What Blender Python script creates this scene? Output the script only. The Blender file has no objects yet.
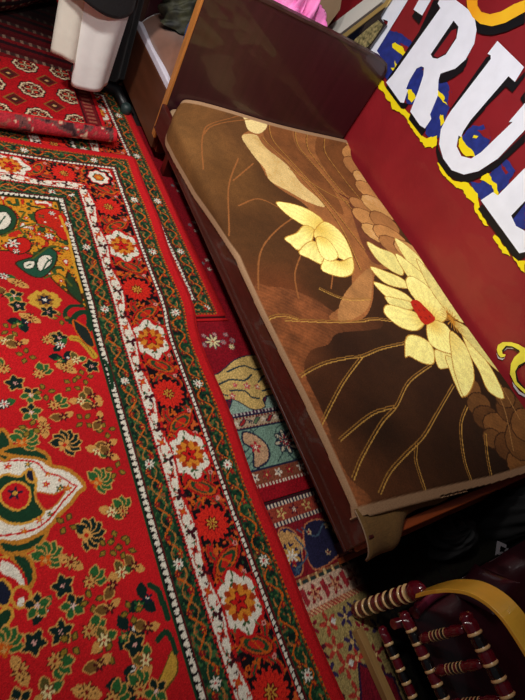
import bpy, bmesh, math, random
import numpy as np
random.seed(7); rng = np.random.default_rng(7)
scn = bpy.context.scene
COL = scn.collection
PI = math.pi

# ------------------------------------------------------------------ camera maths
CM = np.array([[0.8080865887573826, -0.3758615749953188, 0.4535682324772043],
               [-0.06533811861943783, -0.8224214658510198, -0.565114026336927],
               [0.5854288986083018, 0.42702577082595267, -0.6891458450319299]])
EYE = np.array([0.0, 0.0, 1.4]); FPX = 490.0
def at(px, py, axis, val):
    d = CM.T @ np.array([px-262.5, py-350.0, FPX])
    return EYE + (val-EYE[axis])/d[axis]*d
def fl(pts, z=0.0): return [tuple(at(x, y, 2, z)[:2]) for x, y in pts]

# ------------------------------------------------------------------ helpers
def lin(c):
    c = np.asarray(c, float)/255.0
    return np.where(c <= 0.04045, c/12.92, ((c+0.055)/1.055)**2.4)
def tag(o, label=None, cat=None, group=None, kind=None):
    if label: o['label'] = label
    if cat: o['category'] = cat
    if group: o['group'] = group
    if kind: o['kind'] = kind
    return o
def empty(name, loc, label=None, cat=None, group=None):
    o = bpy.data.objects.new(name, None); COL.objects.link(o); o.location = loc
    o.empty_display_size = .05
    return tag(o, label, cat, group)
def mat(name, rgb, rough=.6, metal=0, spec=.5, noise=0, nscale=20, bump=0, bscale=60, coat=0, stretch=(1, 1, 1), sheen=0, rgb2=None, emit=None):
    m = bpy.data.materials.new(name); m.use_nodes = True
    nt = m.node_tree; b = nt.nodes['Principled BSDF']
    c = lin(rgb)
    b.inputs['Base Color'].default_value = (*c, 1)
    b.inputs['Roughness'].default_value = rough; b.inputs['Metallic'].default_value = metal
    b.inputs['Specular IOR Level'].default_value = spec; b.inputs['Coat Weight'].default_value = coat
    b.inputs['Sheen Weight'].default_value = sheen
    tc = nt.nodes.new('ShaderNodeTexCoord'); mp = nt.nodes.new('ShaderNodeMapping')
    mp.inputs['Scale'].default_value = stretch; nt.links.new(tc.outputs['Object'], mp.inputs[0])
    if noise or rgb2 is not None:
        n = nt.nodes.new('ShaderNodeTexNoise'); n.inputs['Scale'].default_value = nscale; n.inputs['Detail'].default_value = 6
        nt.links.new(mp.outputs[0], n.inputs['Vector'])
        r = nt.nodes.new('ShaderNodeValToRGB'); r.color_ramp.elements[0].position = .32; r.color_ramp.elements[1].position = .7
        c2 = lin(rgb2) if rgb2 is not None else c*(1+noise)
        c1 = c if rgb2 is not None else c*(1-noise)
        r.color_ramp.elements[0].color = (*c1, 1); r.color_ramp.elements[1].color = (*np.clip(c2, 0, 1), 1)
        nt.links.new(n.outputs['Fac'], r.inputs[0]); nt.links.new(r.outputs[0], b.inputs['Base Color'])
    if bump:
        n2 = nt.nodes.new('ShaderNodeTexNoise'); n2.inputs['Scale'].default_value = bscale; n2.inputs['Detail'].default_value = 5
        nt.links.new(mp.outputs[0], n2.inputs['Vector'])
        bp = nt.nodes.new('ShaderNodeBump'); bp.inputs['Strength'].default_value = bump; bp.inputs['Distance'].default_value = .01
        nt.links.new(n2.outputs['Fac'], bp.inputs['Height']); nt.links.new(bp.outputs[0], b.inputs['Normal'])
    if emit:
        b.inputs['Emission Color'].default_value = (*c, 1); b.inputs['Emission Strength'].default_value = emit
    return m
def woven_mat(name, rough=.95, bump=.5, bscale=350, sheen=0, amp=.25):
    """dyed textile: the dye pattern is the mesh's colour attribute, broken up by a procedural pile noise"""
    m = bpy.data.materials.new(name); m.use_nodes = True; nt = m.node_tree; b = nt.nodes['Principled BSDF']
    a = nt.nodes.new('ShaderNodeAttribute'); a.attribute_name = 'dye'
    tc = nt.nodes.new('ShaderNodeTexCoord'); n = nt.nodes.new('ShaderNodeTexNoise'); n.inputs['Scale'].default_value = bscale; n.inputs['Detail'].default_value = 3
    nt.links.new(tc.outputs['Object'], n.inputs['Vector'])
    mr = nt.nodes.new('ShaderNodeMapRange'); mr.inputs['From Min'].default_value = .25; mr.inputs['From Max'].default_value = .75
    mr.inputs['To Min'].default_value = 1-amp; mr.inputs['To Max'].default_value = 1+amp
    nt.links.new(n.outputs['Fac'], mr.inputs['Value'])
    vm = nt.nodes.new('ShaderNodeVectorMath'); vm.operation = 'SCALE'
    nt.links.new(a.outputs['Color'], vm.inputs[0]); nt.links.new(mr.outputs[0], vm.inputs['Scale'])
    nt.links.new(vm.outputs[0], b.inputs['Base Color'])
    b.inputs['Roughness'].default_value = rough; b.inputs['Specular IOR Level'].default_value = .15; b.inputs['Sheen Weight'].default_value = sheen
    bp = nt.nodes.new('ShaderNodeBump'); bp.inputs['Strength'].default_value = bump; bp.inputs['Distance'].default_value = .004
    nt.links.new(n.outputs['Fac'], bp.inputs['Height']); nt.links.new(bp.outputs[0], b.inputs['Normal'])
    return m

def wloc(o):
    v = np.zeros(3)
    while o is not None: v = v+np.array(o.location); o = o.parent
    return tuple(v)
class MB:
    def __init__(s): s.v = []; s.f = []; s.m = []; s.sm = []
    def add(s, vs, fs, mi=0, smooth=False):
        k = len(s.v); s.v += [tuple(float(c) for c in v) for v in vs]
        for f in fs: s.f.append([i+k for i in f]); s.m.append(mi); s.sm.append(smooth)
        return s
    def box(s, a, b, mi=0):
        (x0, y0, z0), (x1, y1, z1) = a, b
        return s.add([(x0,y0,z0),(x1,y0,z0),(x1,y1,z0),(x0,y1,z0),(x0,y0,z1),(x1,y0,z1),(x1,y1,z1),(x0,y1,z1)],
              [(0,3,2,1),(4,5,6,7),(0,1,5,4),(1,2,6,5),(2,3,7,6),(3,0,4,7)], mi)
    def prism(s, poly, ext, mi=0):
        """poly: 3D points of a planar outline, ext: extrusion vector"""
        n = len(poly); e = np.array(ext)
        vs = [np.array(p, float) for p in poly]+[np.array(p, float)+e for p in poly]
        fs = [list(range(n))[::-1], list(range(n, 2*n))]+[(i, (i+1) % n, n+(i+1) % n, n+i) for i in range(n)]
        return s.add(vs, fs, mi)
    def turned(s, p0, p1, prof, seg=20):
        """prof: list of (distance, radius, material) - a lathe-turned piece from p0 to p1"""
        p0 = np.array(p0, float); p1 = np.array(p1, float); L = np.linalg.norm(p1-p0); w = (p1-p0)/L
        u = np.cross(w, [0, 0, 1.]) if abs(w[2]) < .9 else np.cross(w, [1., 0, 0]); u /= np.linalg.norm(u); q = np.cross(w, u)
        k = len(s.v)
        for t, r, mi in prof:
            for j in range(seg):
                a = 2*PI*j/seg; s.v.append(tuple(p0+w*t+(u*math.cos(a)+q*math.sin(a))*r))
        for i in range(len(prof)-1):
            for j in range(seg):
                j2 = (j+1) % seg
                s.f.append([k+i*seg+j, k+i*seg+j2, k+(i+1)*seg+j2, k+(i+1)*seg+j]); s.m.append(prof[i][2]); s.sm.append(True)
        s.f.append([k+j for j in range(seg)][::-1]); s.m.append(prof[0][2]); s.sm.append(False)
        kk = k+(len(prof)-1)*seg
        s.f.append([kk+j for j in range(seg)]); s.m.append(prof[-1][2]); s.sm.append(False)
        return s
    def tube(s, pts, r, seg=12, mi=0):
        pts = [np.array(p, float) for p in pts]; k = len(s.v)
        for i, p in enumerate(pts):
            d = pts[min(i+1, len(pts)-1)]-pts[max(i-1, 0)]; d /= np.linalg.norm(d)
            u = np.cross(d, [0, 0, 1.]) if abs(d[2]) < .95 else np.cross(d, [1., 0, 0]); u /= np.linalg.norm(u); q = np.cross(d, u)
            rr = r[i] if hasattr(r, '__len__') else r
            for j in range(seg):
                a = 2*PI*j/seg; s.v.append(tuple(p+(u*math.cos(a)+q*math.sin(a))*rr))
        for i in range(len(pts)-1):
            for j in range(seg):
                j2 = (j+1) % seg
                s.f.append([k+i*seg+j, k+i*seg+j2, k+(i+1)*seg+j2, k+(i+1)*seg+j]); s.m.append(mi); s.sm.append(True)
        s.f.append([k+j for j in range(seg)][::-1]); s.m.append(mi); s.sm.append(False)
        kk = k+(len(pts)-1)*seg; s.f.append([kk+j for j in range(seg)]); s.m.append(mi); s.sm.append(False)
        return s
    def build(s, name, mats, parent=None, bevel=0, label=None, kind=None, origin=None):
        me = bpy.data.meshes.new(name)
        vs = s.v
        off = (0, 0, 0)
        if parent is not None: off = wloc(parent)
        elif origin is not None: off = origin
        vs = [(a-off[0], b-off[1], c-off[2]) for a, b, c in vs]
        me.from_pydata(vs, [], s.f); me.update()
        for mm in (mats if isinstance(mats, (list, tuple)) else [mats]): me.materials.append(mm)
        me.polygons.foreach_set('material_index', s.m); me.polygons.foreach_set('use_smooth', s.sm)
        bm = bmesh.new(); bm.from_mesh(me); bmesh.ops.recalc_face_normals(bm, faces=bm.faces); bm.to_mesh(me); bm.free()
        o = bpy.data.objects.new(name, me); COL.objects.link(o)
        if parent is not None: o.parent = parent
        elif origin is not None: o.location = origin
        if bevel:
            b = o.modifiers.new('bevel', 'BEVEL'); b.width = bevel; b.segments = 3; b.limit_method = 'ANGLE'
        if label: o['label'] = label
        if kind: o['kind'] = kind
        return o
def grid_obj(name, P, rgb, material, parent=None, smooth=True, solid=0, origin=None):
    """P: (ny,nx,3) points, rgb: (ny,nx,3) sRGB 0-255 dye colours"""
    ny, nx, _ = P.shape
    P = P.copy()
    if parent is not None: P -= np.array(wloc(parent))
    elif origin is not None: P -= np.array(origin)
    me = bpy.data.meshes.new(name)
    idx = np.arange(nx*ny).reshape(ny, nx)
    q = np.stack([idx[:-1, :-1], idx[:-1, 1:], idx[1:, 1:], idx[1:, :-1]], -1).reshape(-1, 4)
    me.vertices.add(nx*ny); me.vertices.foreach_set('co', P.reshape(-1).astype(np.float32))
    me.loops.add(q.size); me.loops.foreach_set('vertex_index', q.reshape(-1).astype(np.int32))
    me.polygons.add(len(q)); me.polygons.foreach_set('loop_start', np.arange(0, q.size, 4, dtype=np.int32))
    me.polygons.foreach_set('use_smooth', np.full(len(q), smooth))
    me.update(calc_edges=True)
    if rgb is not None:
        ca = me.color_attributes.new('dye', 'FLOAT_COLOR', 'POINT')
        c = np.ones((nx*ny, 4), np.float32); c[:, :3] = lin(np.clip(rgb, 0, 255)).reshape(-1, 3)
        ca.data.foreach_set('color', c.reshape(-1))
    me.materials.append(material); me.validate()
    o = bpy.data.objects.new(name, me); COL.objects.link(o)
    if parent is not None: o.parent = parent
    elif origin is not None: o.location = origin
    if solid:
        sm = o.modifiers.new('thickness', 'SOLIDIFY'); sm.thickness = solid; sm.offset = 1 if False else -1
    return o

# ------------------------------------------------------------------ dye painting (in the textile's own flat coordinates)
class Dye:
    def __init__(s, x0, x1, y0, y1, step, base):
        s.xs = np.arange(x0, x1+step/2, step); s.ys = np.arange(y0, y1+step/2, step)
        s.X, s.Y = np.meshgrid(s.xs, s.ys); s.c = np.empty(s.X.shape+(3,)); s.c[:] = base; s.st = step
    def win(s, x0, x1, y0, y1):
        i0, i1 = np.searchsorted(s.xs, [x0, x1]); j0, j1 = np.searchsorted(s.ys, [y0, y1])
        return slice(j0, j1+1), slice(i0, i1+1)
    def poly(s, pts, rgb, edge=None, ew=.004):
        pts = np.array(pts); e = ew*2
        w = s.win(pts[:, 0].min()-e, pts[:, 0].max()+e, pts[:, 1].min()-e, pts[:, 1].max()+e)
        X, Y = s.X[w], s.Y[w]
        if X.size == 0: return None
        ins = np.zeros(X.shape, bool); n = len(pts)
        for i in range(n):
            (xa, ya), (xb, yb) = pts[i], pts[(i+1) % n]
            if ya == yb: continue
            c = (ya > Y) != (yb > Y)
            ins ^= c & (X < (xb-xa)*(Y-ya)/(yb-ya)+xa)
        if callable(rgb): s.c[w][ins] = rgb(X[ins], Y[ins])
        else: s.c[w][ins] = rgb
        if edge is not None: s.line(list(map(tuple, pts))+[tuple(pts[0])], edge, ew)
        return w, ins
    def line(s, pts, rgb, wd):
        for (xa, ya), (xb, yb) in zip(pts[:-1], pts[1:]):
            w = s.win(min(xa, xb)-wd, max(xa, xb)+wd, min(ya, yb)-wd, max(ya, yb)+wd)
            X, Y = s.X[w], s.Y[w]
            if X.size == 0: continue
            L = (xb-xa)**2+(yb-ya)**2+1e-12
            t = np.clip(((X-xa)*(xb-xa)+(Y-ya)*(yb-ya))/L, 0, 1)
            d = np.hypot(X-xa-t*(xb-xa), Y-ya-t*(yb-ya))
            s.c[w][d < wd/2] = rgb
    def flower(s, x, y, r, rgb, n=6, deep=.3, rot=0, sq=1.0):
        w = s.win(x-r*1.3, x+r*1.3, y-r*1.3, y+r*1.3); X, Y = s.X[w]-x, (s.Y[w]-y)*sq
        if X.size == 0: return
        th = np.arctan2(Y, X)+rot; d = np.hypot(X, Y)
        s.c[w][d < r*(1-deep+deep*np.cos(n*th))] = rgb
    def noise(s, amp):
        s.c *= (1+amp*(rng.random(s.X.shape)-.5))[..., None]
_NZ = rng.random((64, 64))
def vnoise(x, y, f):
    u = np.asarray(x)*f; v = np.asarray(y)*f; i = np.floor(u).astype(int); j = np.floor(v).astype(int); a = u-i; b = v-j
    a = a*a*(3-2*a); b = b*b*(3-2*b); g = lambda p, q: _NZ[q % 64, p % 64]
    return (g(i, j)*(1-a)+g(i+1, j)*a)*(1-b)+(g(i, j+1)*(1-a)+g(i+1, j+1)*a)*b
def smooth_pts(pts, n=6, closed=True):
    pts = [np.array(p, float) for p in pts]; out = []; N = len(pts)
    rngi = range(N) if closed else range(N-1)
    for i in rngi:
        p0 = pts[(i-1) % N] if closed or i > 0 else pts[i]; p1 = pts[i]; p2 = pts[(i+1) % N]
        p3 = pts[(i+2) % N] if closed or i+2 < N else p2
        for k in range(n):
            t = k/n
            out.append(tuple(.5*((2*p1)+(-p0+p2)*t+(2*p0-5*p1+4*p2-p3)*t*t+(-p0+3*p1-3*p2+p3)*t**3)))
    if not closed: out.append(tuple(pts[-1]))
    return out

RED = np.array((200, 28, 34)); DRED = np.array((125, 8, 18)); GRN = np.array((26, 62, 40)); BLK = np.array((24, 18, 22))
ORA = np.array((214, 98, 26)); GOLD = np.array((220, 160, 62)); CRM = np.array((240, 232, 214)); NAVY = np.array((28, 32, 52)); PNK = np.array((228, 150, 140))

def fold(s, p, s0=0): return (s-s0+p/2) % p-p/2
def border(t, s, P=.455):
    """oriental carpet border as a function of inward distance t and position s along the edge"""
    t = t+.0011*(rng.random(t.shape)-.5)*2; s = s+.0014*(rng.random(t.shape)-.5)*2
    c = np.empty(t.shape+(3,)); c[:] = RED
    def put(m, rgb): c[m] = rgb
    def flo(s0, per, tc, r, rgb, n=6, deep=.25, sq=1.0, rot=0):
        a = fold(s, per, s0); b = (t-tc)*sq; th = np.arctan2(b, a)+rot; d = np.hypot(a, b)
        put(d < r*(1-deep+deep*np.cos(n*th)), rgb)
    # outer guard stripe
    g = (t > .046) & (t < .119); put(g, GRN); n_ = vnoise(s+.3, t, 120); put(g & (n_ > .68), (66, 104, 58)); put(g & (n_ < .24), (18, 34, 30)); put(g & (n_ > .84), (150, 84, 50))
    put((t > .046) & (t < .052) & (fold(s, .014) > 0), ORA)
    put((t > .052) & (t < .056), (120, 40, 24))
    vine = .085+.019*np.sin(2*PI*s/.105)
    put(g & (abs(t-vine) < .0034), ORA)
    put(g & (abs(t-(.085-.016*np.sin(2*PI*s/.105+.7))) < .0026) & (np.sin(2*PI*s/.0525) > .1), (196, 120, 60))
    flo(.0525*1, .105, .073, .0115, (150, 22, 30), 5); flo(.0525*1, .105, .073, .004, ORA, 4)
    flo(0, .105, .097, .0105, (120, 20, 30), 5); flo(0, .105, .097, .0035, GOLD, 4)
    flo(.026, .0525, .106, .005, (52, 96, 58), 3); flo(.0, .0525, .063, .005, (60, 104, 62), 3)
    flo(.0775, .315, .085, .021, GRN, 8, .1); flo(.0775, .315, .085, .0185, CRM, 8, .3); flo(.0775, .315, .085, .006, (200, 30, 40), 5)
    put((t > .112) & (t < .119), (96, 26, 28))
    # white dashed line
    dl = (t > .119) & (t < .133); put(dl, BLK); put(dl & (abs(fold(s, .017)+.35*(t-.126)) < .0062) & (t > .1205) & (t < .131), CRM)
    put((t > .133) & (t < .137), RED)
    # main border
    mb = (t > .137) & (t < .262); put(mb, BLK)
    w = t-.2
    sp_ = vnoise(s, t, 85); put(mb & (sp_ > .66), (176, 34, 28)); put(mb & (sp_ > .74), (216, 100, 44)); put(mb & (sp_ < .16), (44, 78, 48))
    for ph_ in (0, PI):
        cv = .2+.042*np.sin(4*PI*s/P+ph_+.6)
        put(mb & (abs(t-cv) < .0135), (198, 88, 34)); put(mb & (abs(t-cv) < .0105), (190, 28, 28)); put(mb & (abs(t-cv) < .0035), (44, 80, 48))
    # S-shaped coloured scrolls between the rosettes
    for s0, sg in ((P*.25, 1), (P*.75, -1)):
        a = fold(s, P, s0); b = w
        a2 = a+sg*b*.45
        e = (a2/.032)**2+(b/.056)**2
        put(mb & (e < 1.0), (196, 30, 26)); put(mb & (e < .72), (90, 24, 24)); put(mb & (e < .6), (205, 84, 34)); put(mb & (e < .38), (40, 74, 44)); put(mb & (e < .16), (206, 40, 30))
        put(mb & (abs(a2-.018*np.sin(b*75)) < .003), ORA)
        for da, db, cc in ((.04, -.045, PNK), (-.04, .045, ORA), (.045, .04, (200, 40, 34)), (-.045, -.04, PNK)):
            put(mb & (np.hypot(a-da, b-db) < .0075), cc); put(mb & (np.hypot(a-da, b-db) < .003), DRED)
    flo(P*.5, P, .207, .069, BLK, 8, .08); flo(P*.5, P, .207, .058, (224, 44, 32), 16, .1)
    aa = fold(s, P, P*.5); dd = np.hypot(aa, t-.207); th = np.arctan2(t-.207, aa)
    put((dd < .05) & (dd > .022) & (np.cos(16*th) > .9), (176, 22, 24))
    flo(P*.5, P, .207, .024, (110, 14, 20), 8, .15); flo(P*.5, P, .207, .020, GOLD, 8, .45); flo(P*.5, P, .207, .006, (150, 20, 26), 4)
    for sa in (-.074, .074):
        flo(P*.5+sa, P, .215, .016, ORA, 3, .5, rot=(0 if sa < 0 else PI))
    A_ = fold(s, P, 0)/1.12; B_ = (t-.205)/.86; T_ = np.arctan2(B_, A_); D_ = np.hypot(A_, B_)
    put(D_ < .086*(1-.06+.06*np.cos(6*T_)), (206, 26, 28)); put(D_ < .077*(1-.09+.09*np.cos(6*T_)), CRM)
    put((D_ < .077) & (D_ > .058) & (np.cos(10*T_+1) > .93), (90, 110, 70))
    flo(.052, P, .207, .014, (62, 92, 52), 3, .4); flo(-.052, P, .207, .014, (62, 92, 52), 3, .4); flo(0, P, .252, .011, (62, 92, 52), 3, .4)
    flo(0, P, .203, .053, (180, 60, 22), 8, .14); flo(0, P, .203, .049, (224, 138, 44), 8, .2, rot=.4)
    flo(0, P, .205, .030, (120, 24, 24), 5, .25); flo(0, P, .205, .025, (214, 30, 28), 5, .3); flo(0, P, .205, .007, (60, 20, 20), 4)
    # white ground strip with a scalloped inner contour
    sc = .266+.006*np.sin(2*PI*s/(P/2)-PI/2)
    ws = (t > sc) & (t < .305); put(ws, CRM); put((t > sc-.005) & (t < sc+.002), (198, 30, 30))
    for k in range(8):
        flo(P/8*k+.02, P, .270+.012*(k % 2), .0075, ((200, 50, 40), (70, 18, 30), ORA, (60, 90, 50))[k % 4], 3, .4, rot=k)
        flo(P/8*k+.045, P, .298, .007, ((70, 18, 30), (200, 60, 40))[k % 2], 4, .4)
    put(ws & (abs(t-(.284+.012*np.sin(2*PI*s/(P/4)))) < .0022), (186, 70, 50))
    for k in range(4):
        s0 = P/4*k+P/8
        flo(s0, P, .285, .0155, (206, 60, 40), 4, .3, rot=.7); flo(s0, P, .285, .0085, (ORA, (120, 20, 28))[k % 2], 4, .3)
        flo(s0+.05, P, .276, .020, (70, 18, 30), 3, .4, rot=k); flo(s0+.05, P, .292, .008, GRN, 3, .4)
        flo(s0-.045, P, .288, .008, (40, 80, 50), 3, .4)
    put((t > .303) & (t < .309), (190, 34, 34)); put((t > .306) & (t < .312) & (fold(s, .012) > 0), BLK)
    # inner guard stripe
    g = (t > .312) & (t < .372); put(g, GRN); n_ = vnoise(s+.3, t, 120); put(g & (n_ > .68), (66, 104, 58)); put(g & (n_ < .24), (18, 34, 30)); put(g & (n_ > .84), (150, 84, 50))
    put(g & (abs(t-(.342+.016*np.sin(2*PI*s/.1))) < .0034), ORA)
    put(g & (abs(t-(.342-.014*np.sin(2*PI*s/.1))) < .0022), (186, 120, 60))
    flo(.075, .1, .331, .0105, (156, 24, 32), 5); flo(.075, .1, .331, .0035, GOLD, 4); flo(.025, .1, .353, .0105, (130, 24, 32), 5); flo(.025, .1, .353, .0035, ORA, 4)
    flo(.0, .05, .363, .0045, (60, 104, 62), 3)
    flo(.15, .30, .343, .018, GRN, 8, .1); flo(.15, .30, .343, .0165, CRM, 8, .3); flo(.15, .30, .343, .0055, (200, 30, 40), 5)
    put((t > .372) & (t < .377), (96, 26, 28))
    dl = (t > .377) & (t < .397); put(dl, BLK)
    tri = abs(fold(s, .020)) < .0095-(t-.380)*.35
    put(dl & tri & (t > .3795) & (t < .393), CRM)
    put((t > .397) & (t < .404), GRN)
    return c

PILE = woven_mat('wool_pile')
PILE_OLD = woven_mat('flat_worn_wool', bump=.3, amp=.3)

def motif(d, x, y, kind, r=.017, rot=0.0):
    """small field flowers of the red carpet; r is the flower radius in metres"""
    ca, sa = math.cos(rot), math.sin(rot)
    def o(a, b): return x+(a*ca-b*sa)*r, y+(a*sa+b*ca)*r
    def leaf(a, b, ang, L, rgb, edge=None):
        px, py = o(a, b); an = ang+rot; q = []
        for t in np.linspace(0, 1, 7): q.append((t*L*r, math.sin(PI*t)*.33*L*r))
        for t in np.linspace(1, 0, 7)[1:-1]: q.append((t*L*r, -math.sin(PI*t)*.33*L*r))
        pts = [(px+u*math.cos(an)-v*math.sin(an), py+u*math.sin(an)+v*math.cos(an)) for u, v in q]
        d.poly(pts, rgb, edge, .003)
    LG = np.array((46, 100, 50)); DG = np.array((18, 40, 36)); GE = np.array((216, 158, 84))
    if kind == 'gold':      # gold daisy with a green leaf fan behind it
        for a in (-.7, 0, .7): leaf(.4, 0, a, 2.2, LG, GE)
        d.flower(x, y, r*1.15, (70, 30, 18), 8, .2, rot); d.flower(x, y, r, GE, 8, .28, rot); d.flower(x, y, r*.3, (150, 30, 24), 5, .2)
    elif kind == 'goldonly':
        leaf(0, 0, 1.2, 2.1, GE, None); leaf(0, 0, -2, 2.1, GE, None)
        d.flower(x, y, r*1.2, (80, 30, 18), 8, .2, rot); d.flower(x, y, r*1.08, GE, 8, .3, rot); d.flower(x, y, r*.35, (120, 24, 22), 5, .2)
    elif kind == 'dark':
        for a in (0, 1.25, 2.5, 3.8, 5.0): leaf(0, 0, a, 1.7, DG, GE)
        d.flower(x, y, r*1.0, DG, 5, .2, rot); d.flower(x, y, r*.42, (230, 170, 160), 5, .4, rot)
    elif kind == 'darkgreen':
        for a in (0, 1.25, 2.5, 3.8, 5.0): leaf(0, 0, a, 1.8, LG if a > 2 else DG, GE)
        d.flower(x, y, r*.45, (236, 200, 190), 5, .4, rot)
    elif kind == 'palmette':  # big dark fan palmette with gold heart
        for a in np.linspace(-2.1, 2.1, 8): leaf(0, 0, a, 2.6, (DG, (18, 28, 34))[int(abs(a)*3) % 2], GE)
        d.flower(x-.5*r*ca, y-.5*r*sa, r*1.1, GE, 4, .25, rot); d.flower(x-.4*r*ca, y-.4*r*sa, r*.45, (196, 40, 24), 4, .2)
    elif kind == 'greenpal':
        for a in np.linspace(-1.8, 1.8, 7): leaf(0, 0, a, 2.4, LG, GE)
        d.flower(x-.5*r*ca, y-.5*r*sa, r*.95, ORA, 4, .25, rot); d.flower(x-.5*r*ca, y-.5*r*sa, r*.4, GE, 4, .2)
    elif kind == 'cream':
        leaf(0, 0, 2.2, 2.2, GE, None); leaf(0, 0, -1.2, 2.0, LG, GE); leaf(0, 0, .4, 2.0, (90, 84, 40), GE)
        d.flower(x, y, r*1.0, (120, 60, 30), 6, .2, rot); d.flower(x, y, r*.9, (240, 222, 160), 6, .35, rot); d.flower(x, y, r*.28, (190, 60, 40), 4, .2)
    elif kind == 'white':
        leaf(0, 0, 2.6, 2.0, DG, None); leaf(0, 0, -.6, 2.0, LG, None)
        d.flower(x, y, r*1.0, (40, 40, 40), 7, .2, rot); d.flower(x, y, r*.9, CRM, 7, .38, rot); d.flower(x, y, r*.28, (200, 60, 60), 4, .2)
    elif kind == 'brown':
        leaf(0, 0, 1.6, 2.3, (120, 84, 40), GE); leaf(0, 0, -1.0, 1.9, GE, None)
        d.flower(x, y, r*.9, (80, 24, 26), 6, .3, rot); d.flower(x, y, r*.3, GE, 4, .2)
    elif kind == 'spray':
        for a in (.5, 2.6, 4.4): leaf(0, 0, a, 2.6, DG, None)
        d.flower(x+.8*r, y, r*.8, NAVY, 5, .3, rot); d.flower(x+.8*r, y, r*.3, CRM, 5, .3); d.flower(x-.7*r, y-.5*r, r*.85, LG, 6, .3, rot); d.flower(x-.7*r, y-.5*r, r*.4, GE, 5, .3)
    elif kind == 'sprig':
        for a in (.4, 1.7, 3.3, 4.9): leaf(.5*math.cos(a), .5*math.sin(a), a, 1.2, (150, 120, 40), (70, 60, 30))

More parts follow.
